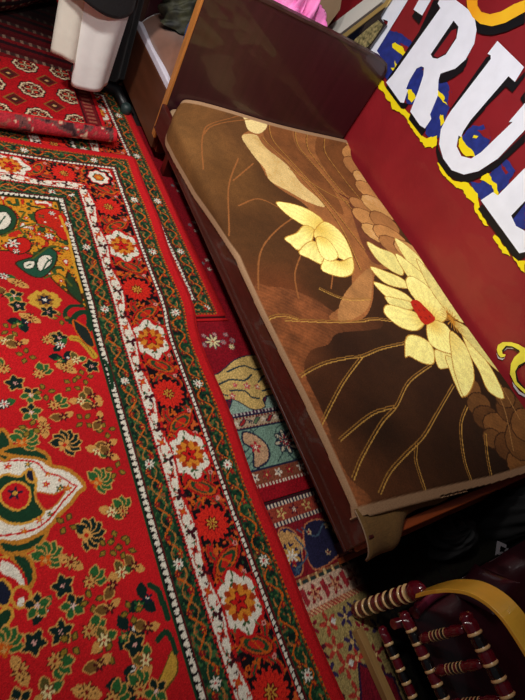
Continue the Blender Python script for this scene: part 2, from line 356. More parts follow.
# ------------------------------------------------------------------ the main red carpet
def make_main_carpet():
    X0, X1, Y0, Y1 = -.55, .915, -1.0, 2.0
    d = Dye(X0, X1, Y0, Y1, .0031, RED)
    tr = X1-d.X; tt = (Y1-d.Y)/.93
    side = tr <= tt
    cr = border(tr, d.Y-.03)
    ct = border(tt, (d.X-.372)*1.15)
    col = np.where(side[..., None], cr, ct)
    b = np.minimum(tr, tt) < .404
    # field colour drifts a little along the pile
    f = RED*(1+.05*np.sin(d.Y*9)[..., None])
    d.c = np.where(b[..., None], col, f)
    # mitred corner rosette
    cx, cy = X1-.207, Y1-.207*.93
    for r, c_, n in ((.062, BLK, 8), (.05, (200, 26, 28), 8), (.044, CRM, 8), (.026, (60, 84, 50), 6), (.02, ORA, 6), (.009, GOLD, 4)): d.flower(cx, cy, r, c_, n, .08)
    P = lambda q: fl(q, .02)
    # spandrel in the field corner: gold ground with scrolls
    cornerx, cornery = X1-.404, Y1-.404*.93
    sp = P([(0, 250), (30, 254), (42, 268), (56, 284), (70, 296), (82, 306), (90, 318)])
    sp = smooth_pts(sp, 5, False)
    poly = [(cornerx, sp[-1][1]-.02)]+sp[::-1]+[(0.12, 1.25), (0.12, cornery), (cornerx, cornery)]
    def gnd(x, y):
        n = vnoise(x, y, 62); n2 = vnoise(x+.5, y, 140); o_ = np.empty(x.shape+(3,)); o_[:] = (222, 148, 40)
        o_[n > .66] = (96, 40, 20); o_[n > .69] = (204, 46, 30); o_[n > .86] = CRM; o_[n < .27] = (60, 50, 20); o_[n < .24] = (52, 84, 44); o_[(n > .4) & (n < .5) & (n2 > .6)] = (176, 100, 30)
        return o_
    d.poly(poly, gnd, (70, 50, 20), .006)
    for q, cc in (([(34, 212), (48, 208), (62, 214), (66, 228), (66, 240), (58, 238), (50, 228), (38, 226)], (206, 40, 26)),
                  ([(10, 241), (22, 237), (30, 242), (29, 250), (18, 254), (8, 249)], (206, 34, 28)),
                  ([(66, 272), (73, 280), (79, 292), (80, 302), (72, 297), (65, 287)], (40, 66, 40)),
                  ([(-14, 208), (4, 205), (16, 216), (12, 230), (-6, 235), (-20, 225)], (36, 74, 48)),
                  ([(16, 262), (34, 256), (44, 247), (55, 252), (54, 264), (44, 276), (34, 277), (22, 270)], (36, 84, 62))):
        d.poly(smooth_pts(P(q), 4), cc, (60, 34, 20), .005)
    for q in ([(40, 256), (50, 256), (50, 264), (40, 271), (36, 265)], [(24, 262), (34, 261), (32, 268), (24, 268)], [(-4, 214), (6, 212), (11, 220), (6, 228), (-4, 228)]):
        d.poly(smooth_pts(P(q), 4), CRM, (30, 40, 30), .004)
    for q, r in (((13, 243), .021), ((48, 236), .016), ((50, 213), .012), ((16, 251), .012), ((66, 224), .014), ((30, 228), .01)):
        x, y = P([q])[0]; d.flower(x, y, r*1.15, BLK, 6, .2); d.flower(x, y, r, CRM, 6, .35); d.flower(x, y, r*.35, (214, 50, 50), 5)
    for q in ([(-2, 226), (2, 220), (5, 216)], [(42, 270), (46, 262), (53, 258)], [(46, 258), (50, 262)], [(26, 266), (30, 264)]):
        d.line(smooth_pts(P(q), 4, False), (36, 84, 62), .005)
    for q in ((44, 222), (54, 218), (60, 226), (50, 230), (38, 234)):
        x, y = P([q])[0]; d.flower(x, y, .019, (150, 30, 26), 5, .3); d.flower(x, y, .015, (216, 56, 30), 5, .35); d.flower(x, y, .005, CRM, 4)
    d.line(smooth_pts(P([(58, 216), (66, 236), (72, 262), (80, 292)]), 5, False), (222, 160, 50), .010)
    for q in ((40, 216), (57, 240), (26, 232), (60, 250), (70, 276), (20, 218), (34, 244), (60, 212)):
        x, y = P([q])[0]; d.flower(x, y, .014, (50, 70, 40), 4, .35, 1); d.flower(x, y, .005, ORA, 4)
    for q in ([(2, 236), (14, 230), (30, 224), (44, 226), (54, 232)], [(32, 258), (50, 246), (64, 250)], [(44, 278), (58, 274), (70, 286)], [(24, 212), (18, 226), (26, 236)]):
        d.line(smooth_pts(P(q), 5, False), (92, 96, 36), .007)
    x, y = P([(44, 300)])[0]
    for k in range(9): d.flower(x+.036*math.cos(k*.7), y+.028*math.sin(k*.7), .017, (214, 166, 60), 4, .1)
    d.flower(x, y, .03, (150, 100, 40), 8, .15); d.flower(x, y, .022, NAVY, 6, .2); d.flower(x, y, .008, CRM, 5, .2)
    for q, w_ in (([(70, 322), (76, 314), (84, 312), (88, 318), (88, 330)], .020), ([(66, 320), (64, 312), (70, 306), (80, 306)], .014)):
        d.line(smooth_pts(P(q), 5, False), GRN, w_); 
    for q in ([(72, 338), (80, 340), (88, 348), (94, 356)],):
        d.line(smooth_pts(P(q), 5, False), (204, 160, 50), .022); d.line(smooth_pts(P(q), 5, False), (120, 80, 30), .003)
    d.poly(smooth_pts(P([(72, 320), (80, 324), (88, 330), (94, 346), (86, 344), (76, 332)]), 4), (34, 44, 40), ORA, .004)
    d.poly(smooth_pts(P([(173, 650), (178, 668), (170, 684), (158, 696), (152, 692), (160, 678), (166, 664)]), 4), (204, 158, 60), (110, 80, 30), .004)
    for q, w_ in (([(150, 585), (158, 590), (163, 602), (168, 618)], .016), ([(158, 640), (166, 632), (172, 640), (176, 652)], .014), ([(104, 360), (110, 372), (112, 388)], .012)):
        d.line(smooth_pts(P(q), 5, False), GRN, w_)
    # centre medallion: nested cream and gold cartouches
    CC = (.04, .46)
    def ring(sc, rgb, edge=None, ew=.007):
        base = []
        for k in range(72):
            a = 2*PI*k/72
            r = .185*(1+.16*math.cos(4*a)+.05*math.cos(12*a)); r *= (1.0 if abs(math.cos(a)) < .7 else 1.12)
            base.append((CC[0]+r*sc*1.0*math.cos(a)*1.0, CC[1]+r*sc*1.15*math.sin(a)))
        d.poly(base, rgb, edge, ew)
    ring(1.0, (196, 16, 24), GOLD, .012); ring(.86, GRN, GOLD, .008); ring(.7, CRM, (200, 30, 30)); ring(.5, RED, GOLD); ring(.3, NAVY, GOLD)
    out = [(0, 454), (10, 457), (24, 453), (40, 456), (50, 465), (66, 469), (78, 477), (85, 487), (79, 492), (70, 504), (60, 514), (52, 524), (38, 535), (22, 541), (0, 543), (-16, 530), (-20, 470)]
    d.poly(smooth_pts(P(out), 4), CRM, (196, 128, 44), .011)
    ins = [(0, 461), (22, 460), (38, 463), (46, 472), (60, 476), (72, 484), (76, 487), (64, 500), (48, 520), (30, 531), (0, 536)]
    d.line(smooth_pts(P(ins), 4, False), (206, 30, 30), .005)
    d.poly(smooth_pts(P([(20, 476), (30, 468), (36, 480), (36, 498), (44, 512), (34, 520), (20, 524), (2, 520), (-10, 500), (-6, 482), (6, 474)]), 4), GRN, GOLD, .007)
    d.poly(smooth_pts(P([(8, 484), (20, 482), (30, 490), (28, 504), (16, 510), (4, 504), (0, 494)]), 4), RED, GOLD, .006)
    for q, r, c_ in (((15, 493), .018, NAVY), ((54, 500), .012, ORA), ((60, 488), .012, (60, 80, 50)), ((46, 484), .011, (210, 50, 40)), ((68, 488), .012, ORA), ((40, 520), .011, (210, 50, 40)), ((8, 466), .011, (210, 50, 40)), ((28, 464), .010, (60, 80, 50)), ((48, 474), .009, ORA), ((24, 531), .010, ORA), ((60, 480), .007, RED), ((50, 514), .009, (60, 80, 50))):
        x, y = P([q])[0]; d.flower(x, y, r, c_, 5, .3); d.flower(x, y, r*.4, GOLD, 4)
    d.poly(smooth_pts(P([(29, 469), (34, 472), (34, 482), (28, 480), (26, 474)]), 3), NAVY, GOLD, .005)
    d.poly(smooth_pts(P([(36, 492), (54, 494), (66, 488), (60, 500), (48, 510), (40, 504)]), 3), RED, (200, 120, 50), .004)
    # green scrolling leaves above and below
    for q in ([(0, 430), (6, 432), (11, 442), (10, 456), (3, 460), (-6, 450)], [(0, 452), (12, 446), (26, 446), (44, 452), (50, 462), (36, 458), (18, 456)],
              [(0, 541), (20, 543), (40, 534), (48, 530), (40, 544), (24, 552), (4, 553)], [(12, 554), (26, 556), (33, 566), (34, 580), (26, 590), (22, 574), (14, 562)]):
        d.poly(smooth_pts(P(q), 4), GRN, (196, 128, 44), .009)
    d.poly(smooth_pts(P([(0, 560), (10, 562), (20, 570), (26, 584), (20, 590), (14, 580), (0, 574)]), 4), CRM, (206, 30, 30), .006)
    d.poly(smooth_pts(P([(0, 580), (8, 584), (12, 594), (8, 604), (0, 606), (-10, 594)]), 4), NAVY, GOLD, .006)
    d.poly(smooth_pts(P([(14, 590), (22, 586), (30, 592), (28, 604), (18, 608), (12, 600)]), 4), RED, GOLD, .007)
    d.poly(smooth_pts(P([(18, 599), (24, 598), (24, 606), (18, 606)]), 2), CRM, None)
    d.poly(smooth_pts(P([(0, 612), (8, 608), (13, 614), (6, 628), (0, 634), (-8, 624)]), 4), GRN, GOLD, .007)
    FM = [((6, 342), 'cream', 0), ((19, 344), 'brown', 1), ((47, 340), 'gold', -.3), ((59, 338), 'dark', 1), ((60, 345), 'white', 1), ((63, 358), 'spray', 2), ((76, 360), 'cream', 1),
          ((66, 368), 'goldonly', 1), ((91, 366), 'dark', 0), ((39, 374), 'gold', .4), ((4, 369), 'gold', 2), ((15, 383), 'dark', 0), ((31, 395), 'darkgreen', .3), ((31, 412), 'darkgreen', 1),
          ((4, 404), 'white', .5), ((54, 405), 'gold', 0), ((81, 401), 'cream', .4), ((92, 396), 'brown', 0), ((94, 406), 'brown', 1), ((44, 427), 'goldonly', 0), ((24, 440), 'greenpal', .4),
          ((66, 443), 'palmette', .4), ((98, 451), 'cream', 0), ((108, 445), 'brown', 1), ((109, 455), 'brown', 0), ((99, 481), 'greenpal', 0), ((84, 421), 'sprig', 0), ((45, 392), 'sprig', 1),
          ((89, 534), 'palmette', -.2), ((67, 524), 'sprig', .3), ((112, 512), 'cream', 0), ((123, 511), 'gold', 1), ((47, 557), 'greenpal', .5), ((71, 562), 'goldonly', .8), ((122, 572), 'cream', 1), ((134, 566), 'brown', 0),
          ((63, 586), 'dark', 0), ((90, 582), 'gold', 0), ((42, 610), 'white', 1), ((37, 606), 'darkgreen', 1), ((73, 606), 'darkgreen', 0), ((89, 631), 'gold', -.2), ((61, 632), 'dark', 1), ((34, 643), 'dark', .5),
          ((20, 671), 'goldonly', .3), ((55, 661), 'gold', -1.3), ((128, 631), 'spray', 1), ((135, 645), 'dark', 0), ((125, 683), 'spray', 2), ((137, 669), 'white', 0), ((87, 692), 'goldonly', 1), ((4, 646), 'greenpal', 1),
          ((70, 645), 'sprig', 0), ((92, 601), 'sprig', 1), ((108, 548), 'sprig', 0), ((113, 585), 'brown', 2), ((48, 692), 'cream', 1), ((18, 703), 'darkgreen', 0), ((112, 700), 'gold', 0), ((26, 356), 'sprig', .6),
          ((22, 322), 'spray', 0), ((10, 330), 'sprig', 0), ((30, 318), 'goldonly', 1), ((18, 306), 'dark', 0), ((5, 295), 'brown', 0), ((4, 276), 'white', 0), ((18, 283), 'goldonly', 1), ((14, 296), 'darkgreen', 0), ((60, 318), 'sprig', 1), ((48, 312), 'dark', 2),
          ((84, 377), 'sprig', 1), ((72, 385), 'sprig', .2), ((30, 428), 'sprig', 2), ((64, 417), 'brown', 1), ((116, 470), 'sprig', 2), ((110, 608), 'brown', 1), ((105, 655), 'sprig', 0), ((148, 628), 'brown', .5), ((143, 600), 'spray', .5), ((146, 660), 'cream', 2), ((118, 540), 'sprig', 1), ((132, 612), 'sprig', 1), ((140, 690), 'gold', 1), ((126, 548), 'sprig', 2), ((100, 665), 'brown', 1), ((106, 430), 'sprig', 1), ((100, 420), 'brown', 2), ((156, 692), 'darkgreen', 0), ((104, 640), 'cream', 1)]
    for q, k, r in FM:
        x, y = P([q])[0]
        motif(d, x, y, k, .0175, r+.4)
    # stems joining the sprays
    # mirror the field for the part of the carpet beyond the left edge of the photograph
    r2 = random.Random(3)
    kinds = ['gold', 'dark', 'cream', 'spray', 'palmette', 'brown', 'goldonly', 'darkgreen']
    for yy in np.arange(-.9, 1.5, .11):
        for xx in np.arange(-.5, .44, .11):
            if xx > .1 and yy > -.4 or (abs(xx-.04) < .25 and abs(yy-.46) < .28): continue
            if xx > .17 and yy > -.1: continue
            motif(d, xx+r2.uniform(-.02, .02), yy+r2.uniform(-.02, .02), r2.choice(kinds), .0155, r2.uniform(0, 6))
    d.noise(.16)
    X, Y = d.X, d.Y
    # gentle ripples; the carpet lies over the smaller one beneath for y > 1.02
    step = 1/(1+np.exp(-(Y-1.03)/.03)); edge = np.clip((X-.55)/.36, 0, 1)
    Z = .020+.012*step*edge+.0025*np.sin(Y*7+X*3)*np.sin(X*5+1)
    lip = np.exp(-((X1-X)/.010)**2); Z -= .010*lip
    tl = np.exp(-((Y1-Y)/.010)**2); Z -= .010*tl
    Xw = X+(.022*step-.004*np.sin(Y*6))*np.clip((X-.3)/.6, 0, 1)+.004*np.sin(Y*13)*np.clip((X-.75)/.15, 0, 1)
    Pn = np.stack([Xw, Y, Z], -1)
    o = grid_obj('carpet', Pn, d.c, PILE, solid=.008, origin=(0.2, .5, 0))
    tag(o, 'large bright red carpet with a centre medallion and wide floral border', 'carpet')
make_main_carpet()

# ------------------------------------------------------------------ second carpet of the same pattern beneath it
def make_under_carpet():
    d = Dye(-.3, 1.085, 1.02, 2.62, .0036, RED)
    tr = 1.085-d.X; tb = d.Y-1.02; tt = 2.62-d.Y
    t = np.minimum(np.minimum(tr+.0, tb+.012), tt); side = (tr <= tb+.012) & (tr <= tt)
    s = np.where(side, d.Y-.06, d.X)
    c = np.where((t < .4)[..., None], border(t+.002, s), border(np.clip(t-.262, 0, .9), s+.1))
    d.c = c*1.0
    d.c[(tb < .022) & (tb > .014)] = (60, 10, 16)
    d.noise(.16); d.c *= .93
    X, Y = d.X, d.Y
    a = -.028
    Xr = X-(Y-1.02)*.036; 
    Z = .011+.001*np.sin(Y*11)-.006*np.exp(-((1.085-X)/.008)**2)
    Z = Z-.004*((tb > .013) & (tb < .023))
    o = grid_obj('carpet', np.stack([Xr, Y, Z], -1), d.c, PILE, solid=.006, origin=(.6, 1.8, 0))
    tag(o, 'smaller red floral carpet showing from beneath the large one beside the bed rail', 'carpet')
make_under_carpet()

# ------------------------------------------------------------------ older carpets lying under the bed edge
def med_carpet():
    d = Dye(.55, 1.75, .275, 2.3, .0036, (132, 16, 30))
    X, Y = d.X, d.Y; c = d.c
    TEAL = np.array((118, 148, 132)); DKR = np.array((120, 18, 30)); TAN = np.array((206, 172, 104)); NV = np.array((34, 38, 62)); WH = np.array((222, 206, 186))
    c[Y < .325] = (150, 16, 30); c[(Y < .335) & (Y > .325) & (fold(X, .014) > 0)] = WH
    m = (Y > .335) & (Y < .385); c[m] = (130, 70, 50); c[(Y > .38) & (Y < .387)] = NV
    for k, x in enumerate(np.arange(.57, 1.75, .05)):
        d.flower(x, .360, .018, WH if k % 2 else (150, 34, 40), 5, .3, k); d.flower(x, .360, .006, NV if k % 2 else TAN, 4)
    m = (Y > .387) & (Y < .535); c[m] = TEAL
    for x in np.arange(.68, 1.75, .235):
        for k in range(7):
            pts = [(x-.05+.1*t+.035*math.sin(6*t+k), .395+.13*t+.012*math.sin(9*t+k*2)) for t in np.linspace(0, 1, 14)]
            d.line([(a+(k-3)*.022, b) for a, b in pts], (50, 70, 74), .0036)
        d.flower(x+.19, .462, .052, NV, 8, .12); d.flower(x+.19, .462, .048, (206, 196, 170), 8, .32); d.flower(x+.19, .462, .03, (170, 50, 50), 8, .3); d.flower(x+.19, .462, .024, NV, 8, .5); d.flower(x+.19, .462, .007, WH, 5)
        d.poly(smooth_pts([(x+.02, .395), (x+.085, .41), (x+.105, .46), (x+.075, .51), (x+.03, .53), (x+.015, .49), (x+.04, .46)], 4), (190, 150, 116), NV, .007)
        d.flower(x+.055, .465, .024, (176, 40, 52), 5, .3); d.flower(x+.055, .465, .009, WH, 5, .3)
    m = (Y > .535) & (Y < .592); c[m] = (176, 152, 124); c[(Y > .535) & (Y < .542)] = NV; c[(Y > .542) & (Y < .548) & (fold(X, .014) > 0)] = DKR; c[(Y > .586) & (Y < .592)] = NV
    c[(Y > .580) & (Y < .586) & (fold(X, .014) > 0)] = DKR
    for k, x in enumerate(np.arange(.6, 1.75, .06)):
        d.poly([(x-.022, .555), (x-.006, .552), (x+.02, .574), (x+.004, .578)], ((150, 40, 40), (90, 110, 76))[k % 2], NV, .003); d.flower(x+.03, .565, .013, NV if k % 3 == 0 else WH, 5, .4)
    c[(Y > .592) & (Y < .606)] = (70, 36, 62); m = (Y > .592) & (Y < .606) & (fold(X, .016) > .002); c[m] = (196, 186, 180)
    m = (Y > .606) & (Y < .66); c[m] = (140, 164, 150)
    for x in (.86, 1.02, 1.18, 1.34): 
        d.poly([(x, .607), (x+.05, .607), (x+.09, .655), (x+.03, .67)], (94, 30, 50), NV, .004); d.poly([(x+.012, .612), (x+.03, .612), (x+.06, .65), (x+.04, .655)], WH)
    # lobed gold medallion
    for cx in (1.08,):
        pts = [(cx-.26, .68), (cx-.2, .665), (cx-.12, .66), (cx-.06, .61), (cx, .612), (cx+.01, .65), (cx+.07, .66), (cx+.14, .69), (cx+.22, .7), (cx+.25, .78), (cx+.14, .83), (cx+.04, .845), (cx-.04, .832), (cx-.1, .80), (cx-.15, .775), (cx-.24, .765)]
        d.poly(smooth_pts(pts, 4), TAN, NV, .005)
        for q in ([(cx-.1, .78), (cx-.02, .80), (cx+.04, .775), (cx+.1, .80), (cx+.16, .79)], [(cx-.16, .73), (cx-.1, .745), (cx-.04, .735), (cx, .755)], [(cx+.02, .72), (cx+.06, .745), (cx+.12, .735)],
                  [(cx-.12, .70), (cx-.06, .69), (cx-.04, .66), (cx-.01, .65)], [(cx-.18, .70), (cx-.14, .68)], [(cx+.02, .68), (cx+.08, .69), (cx+.1, .72)]):
            d.line(smooth_pts(q, 5, False), (36, 58, 66), .0075)
        for px_, py_, r in ((cx-.04, .71, .017), (cx+.005, .70, .014), (cx+.06, .715, .014), (cx-.09, .72, .012), (cx-.12, .675, .016), (cx+.12, .76, .012)):
            d.flower(px_, py_, r, (196, 70, 84), 5, .3); d.flower(px_, py_, r*.4, WH, 5, .3)
    for x, y in ((.972, .922), (1.30, .922)):
        for a, b, r in ((0, 0, .034), (-.045, -.012, .013), (.045, -.006, .013), (.02, .034, .010), (-.03, .03, .010), (.075, -.03, .015), (.09, .0, .014), (.07, .03, .012)):
            d.flower(x+a, y+b, r*1.15, (90, 60, 70), 8, .2); d.flower(x+a, y+b, r, (214, 200, 150) if r > .014 else (170, 130, 130), 8, .35)
            d.flower(x+a, y+b, r*.25, (180, 60, 50), 4)
    for x, y in ((1.0, 1.14), (1.15, 1.2), (1.08, 1.34), (1.15, 1.46), (1.1, 1.58), (1.13, 1.7), (1.1, 1.85), (1.16, 1.95), (1.15, 1.05), (1.12, 2.1)):
        for a, b in ((0, 0), (.03, .02), (.02, -.035)): d.flower(x+a, y+b, .012, (190, 180, 168) if a > 0 else (112, 110, 116), 5, .35)
    d.noise(.35)
    Z = .004+0*X
    o = grid_obj('carpet', np.stack([X, Y, Z], -1), d.c, PILE_OLD, solid=.003, origin=(1.1, 1.2, 0))
    tag(o, 'worn wine-red carpet with gold medallion and pale green border beside the bed rail', 'carpet')
med_carpet()
def band_carpet():
    d = Dye(.45, 2.05, -1.1, .27, .0036, (120, 26, 36))
    X, Y = d.X, d.Y; c = d.c
    NV = np.array((38, 36, 66)); WH = np.array((222, 200, 176)); TAN = np.array((200, 150, 92)); OL = np.array((170, 148, 92)); DR = np.array((128, 24, 36))
    c[Y > .262] = (60, 20, 30); m = (Y > .25) & (Y < .262); c[m] = NV; c[m & (fold(X, .014) > 0)] = WH
    m = (Y > .20) & (Y < .25); c[m] = (150, 60, 46)
    for k, x in enumerate(np.arange(.47, 2.0, .055)):
        d.flower(x, .225, .02, (214, 178, 110) if k % 2 else (96, 24, 40), 5, .35, k); d.flower(x, .225, .008, (150, 30, 40) if k % 2 else WH, 5, .3)
    m = (Y > .186) & (Y < .20); c[m] = NV; c[m & (fold(X, .014) > 0)] = WH
    m = (Y > .022) & (Y < .186); c[m] = DR
    for x in np.arange(.66, 2.0, .26):
        d.poly(smooth_pts([(x+.08, .03), (x+.22, .05), (x+.25, .12), (x+.17, .17), (x+.1, .15)], 4), NV, (196, 120, 80), .005)
        d.poly(smooth_pts([(x+.24, .05), (x+.3, .04), (x+.33, .15), (x+.27, .175)], 4), (40, 40, 74), (196, 120, 80), .005)
        for k in range(7):
            a = .35+k*.41
            d.flower(x+.32-.02+.05*math.cos(a)-.02, .1+.05*math.sin(a), .022, TAN, 4, .15)
        d.flower(x+.28, .095, .036, (206, 156, 80), 8, .2); d.flower(x+.28, .09, .025, (224, 214, 200), 7, .4); d.flower(x+.28, .07, .015, (150, 30, 40), 5, .3); d.flower(x+.28, .045, .014, (60, 84, 110), 5, .3)
        for q in ([(x+.1, .16), (x+.14, .12), (x+.2, .15), (x+.24, .1)], [(x+.34, .16), (x+.38, .11), (x+.36, .06)], [(x+.02, .05), (x+.08, .08), (x+.06, .14)]):
            d.line(smooth_pts(q, 5, False), (70, 90, 110), .006)
        for a, b in ((.12, .14), (.16, .06), (.38, .14), (.39, .07), (.06, .1), (.2, .14)): d.flower(x+a, b, .012, (200, 170, 130), 5, .35); d.flower(x+a, b, .005, (150, 30, 40), 5, .35)
    m = (Y > .002) & (Y < .022); c[m] = (150, 96, 62); c[m & (abs(fold(X, .034)) < .011) & (Y < .016)] = (46, 60, 56); c[m & (abs(fold(X, .034, .017)) < .004)] = (214, 184, 130)
    m = (Y > -.068) & (Y < .002); c[m] = (212, 178, 152)
    for k, x in enumerate(np.arange(.46, 2.0, .085)):
        d.flower(x, -.033, .031, (150, 34, 46), 5, .35, k); d.flower(x, -.033, .02, (214, 150, 110), 6, .3); d.flower(x, -.033, .008, (120, 20, 34), 4)
        d.poly([(x+.03, -.01), (x+.05, -.004), (x+.056, -.05), (x+.038, -.06)], (160, 44, 52)); 
    m = (Y > -.086) & (Y < -.068); c[m] = (170, 60, 50); c[m & (abs(fold(X+Y, .014)) < .003)] = (220, 176, 130)
    m = (Y < -.086); c[m] = OL
    r2 = random.Random(5)
    for yy in np.arange(-1.05, -.1, .062):
        for xx in np.arange(.47, 1.6, .062):
            x, y = xx+r2.uniform(-.014, .014), yy+r2.uniform(-.014, .014); k = r2.random()
            cc = ((138, 26, 46), (58, 44, 84), (84, 26, 44), (180, 60, 50))[int(k*4)]
            d.flower(x, y, .028+.008*k, cc, 5, .38, k*6); d.flower(x, y, .009, (214, 180, 120), 4, .2)
            if k > .9: d.flower(x+.02, y, .011, (226, 226, 216), 4, .2)
    d.poly([(.93, -.42), (1.02, -.25), (1.12, -.33), (1.1, -.5), (.98, -.52)], (120, 22, 38), (50, 30, 60), .008)
    d.noise(.35)
    dark = np.clip((X-1.10)/.08, 0, 1)   # right-hand part darkened: shade at the bed foot painted into the dark rug
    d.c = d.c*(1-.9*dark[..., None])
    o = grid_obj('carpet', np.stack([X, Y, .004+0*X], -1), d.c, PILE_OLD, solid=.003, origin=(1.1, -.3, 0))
    tag(o, 'old banded carpet in dark red, navy and cream under the chair', 'carpet')
band_carpet()

# ------------------------------------------------------------------ the rolled bokhara carpet, top left
def rolled_carpet():
    W0, W1 = -.3, .855; R = .036
    # s: distance along the cloth from inside of the roll; flat part behind
    nturn = 1.9*2*PI
    sv = np.arange(0, 1.75, .005); xv = np.arange(W0, W1, .005)
    S, X = np.meshgrid(sv, xv, indexing='ij')
    roll_len = .30
    Yp = np.empty(sv.shape); Zp = np.empty(sv.shape)
    yc = 2.045; z0 = .034
    for i, s in enumerate(sv):
        if s < roll_len:                # spiral: angle from inner to the outer bottom
            f = s/roll_len; ang = -PI/2-(1-f)*nturn*.8; r = R*(.45+.55*f)
            # ends at the top going backwards (+y) : outer end at angle +90deg
            a = PI/2+(1-f)*nturn*.8
            Yp[i] = yc+r*1.25*math.cos(a); Zp[i] = z0+R+r*math.sin(a)
        else:
            q = s-roll_len; Yp[i] = yc+q
            Zp[i] = .026+(z0+2*R-.026)*math.exp(-(q/.05)**2)
    P = np.stack([X, np.repeat(Yp[:, None], len(xv), 1), np.repeat(Zp[:, None], len(xv), 1)], -1)
    P[..., 0] -= (P[..., 1]-2.1)*-.01
    P[..., 1] += (X-.4)*.075*1.0-.01
    P[..., 2] += .004*np.sin(X*9)*(S < roll_len)
    # pattern
    c = np.empty(S.shape+(3,)); c[:] = (176, 18, 26)
    Q = S-roll_len
    flat = Q >= 0
    def put(m, rgb): c[m] = rgb
    edge = W1-X
    g = flat & (Q < .05); put(g, (120, 20, 26)); put(g & (abs(fold(X, .03)) < .008) & (abs(Q-.025) < .014), (196, 120, 84)); put(flat & (Q < .008), RED)
    g = flat & (edge > .022) & (edge < .10) ; put(g, (110, 22, 28)); put(g & (abs(fold(Q, .03)) < .009) & (abs(edge-.06) < .02), (150, 80, 64)); put(g & (abs(edge-.06) > .033), (60, 16, 22))
    for sh in (0, 1):
        a = fold(X, .17, .545-.085*0+sh*.085); b = fold(Q, .2, .13+sh*.1)
        fi = flat & (Q > .055) & (edge > .105)
        th = np.arctan2(b, a); dd = np.hypot(a, b*.95)
        if sh == 0:
            put(fi & (dd < .060*(1+.06*np.cos(8*th))), BLK); put(fi & (dd < .053*(1+.06*np.cos(8*th))), (222, 198, 160)); put(fi & (dd < .045*(1+.05*np.cos(8*th))), (92, 20, 26))
            for k in range(4):
                ax, by = a-.022*math.cos(PI/4+k*PI/2)*1.1, b-.022*math.sin(PI/4+k*PI/2)*1.1
                put(fi & (np.hypot(ax, by) < .019), (220, 196, 150)); put(fi & (np.hypot(ax, by) < .0155), (70, 14, 20)); put(fi & (np.hypot(ax, by) < .008), (190, 60, 40))
        else:
            dm = abs(a)+abs(b)
            put(fi & (dm < .05), (140, 92, 40)); put(fi & (dm < .042), (100, 16, 24)); put(fi & (dm < .026), (70, 30, 24)); put(fi & (dm < .01), (220, 170, 110))
    # multi-stripe panel further back
    st = flat & (Q > .56); k = (Q*34+X*6).astype(int) % 5
    for i, cc in enumerate(((90, 12, 18), (40, 14, 20), (112, 14, 20), (64, 36, 34), (74, 10, 16))): put(st & (k == i), cc)
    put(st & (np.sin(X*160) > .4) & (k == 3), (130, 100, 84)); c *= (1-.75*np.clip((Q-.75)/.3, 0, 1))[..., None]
    put(flat & (edge < .022), (196, 18, 30))
    # faded underside showing on the roll
    ro = ~flat; put(ro, (172, 44, 54))
    a = fold(X, .15, .05); b = S-.20
    nz = vnoise(X, S*1.0, 55); n2 = vnoise(X+.7, S+.2, 24)
    put(ro & (n2 > .52) & (nz > .38), (112, 66, 64)); put(ro & (n2 > .6) & (nz > .62), (60, 36, 40)); put(ro & (n2 > .45) & (nz < .22), (214, 178, 150)); put(ro & (n2 < .3) & (nz > .7), (150, 74, 66))
    put(ro & (edge < .02), (205, 40, 50))
    c *= (1+.3*(rng.random(S.shape)-.5))[..., None]
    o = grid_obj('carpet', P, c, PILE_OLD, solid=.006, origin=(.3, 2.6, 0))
    tag(o, 'red octagon-patterned carpet with its near end rolled up below the white robe', 'carpet')
rolled_carpet()
def heap():
    # rolled rugs lying behind
    specs = [((.28, 2.86, .09), (.74, 3.3, .09), .075, 'dark maroon rolled rug lying nearest behind the white garment', (78, 10, 18)),
             ((.10, 2.98, .10), (.66, 3.62, .10), .085, 'dark red rolled rug lying farthest back in the top left', (58, 10, 18))]
    for a, b, R, lab, c0 in specs:
        a = np.array(a); b = np.array(b); L = np.linalg.norm(b-a); w = (b-a)/L; u = np.array([w[1], -w[0], 0]); v = np.array([0, 0, 1.])
        th = np.linspace(0, 2*PI*2.6, 150); ts = np.arange(0, L, .008)
        T, A = np.meshgrid(ts, th, indexing='ij'); r = R*(.35+.65*A/A.max())
        P = a+T[..., None]*w+(np.cos(A)*r)[..., None]*u+(np.sin(A)*r)[..., None]*v
        P[..., 2] += .006*np.sin(T*14)
        c = np.empty(A.shape+(3,)); c[:] = c0
        m = np.sin(A*9)*np.sin(T*60) > .45; c[m] = (130, 50, 44); m = np.sin(A*14+1)*np.sin(T*95) > .7; c[m] = (150, 120, 96); m = abs(fold(A, .9)) < .12; c[m] = (30, 14, 20)
        o = grid_obj('rolled_rug', P, c, PILE_OLD, solid=.005, origin=tuple((a+b)/2*[1, 1, 0])); tag(o, lab, 'rug')
heap()

# ------------------------------------------------------------------ room shell
def struct(mb, name, m): o = mb.build(name, m); o['kind'] = 'structure'; return o
M_floor = mat('dark_floorboards', (30, 20, 20), .8, noise=.3, nscale=8, stretch=(1, 10, 1))
struct(MB().box((-1.4, -1.6, -.06), (2.1, 4.3, 0)), 'floor', M_floor)
M_wall = mat('maroon_wall_paint', (96, 14, 24), .5, noise=.12, nscale=6, bump=.15, bscale=12)
struct(MB().box((2.09, -1.6, 0), (2.19, 4.3, 2.7)), 'wall_right', M_wall)
struct(MB().box((-1.4, 4.3, 0), (2.19, 4.4, 2.7)), 'wall_back', mat('dark_wall_paint', (52, 30, 32), .9, noise=.15, nscale=4))

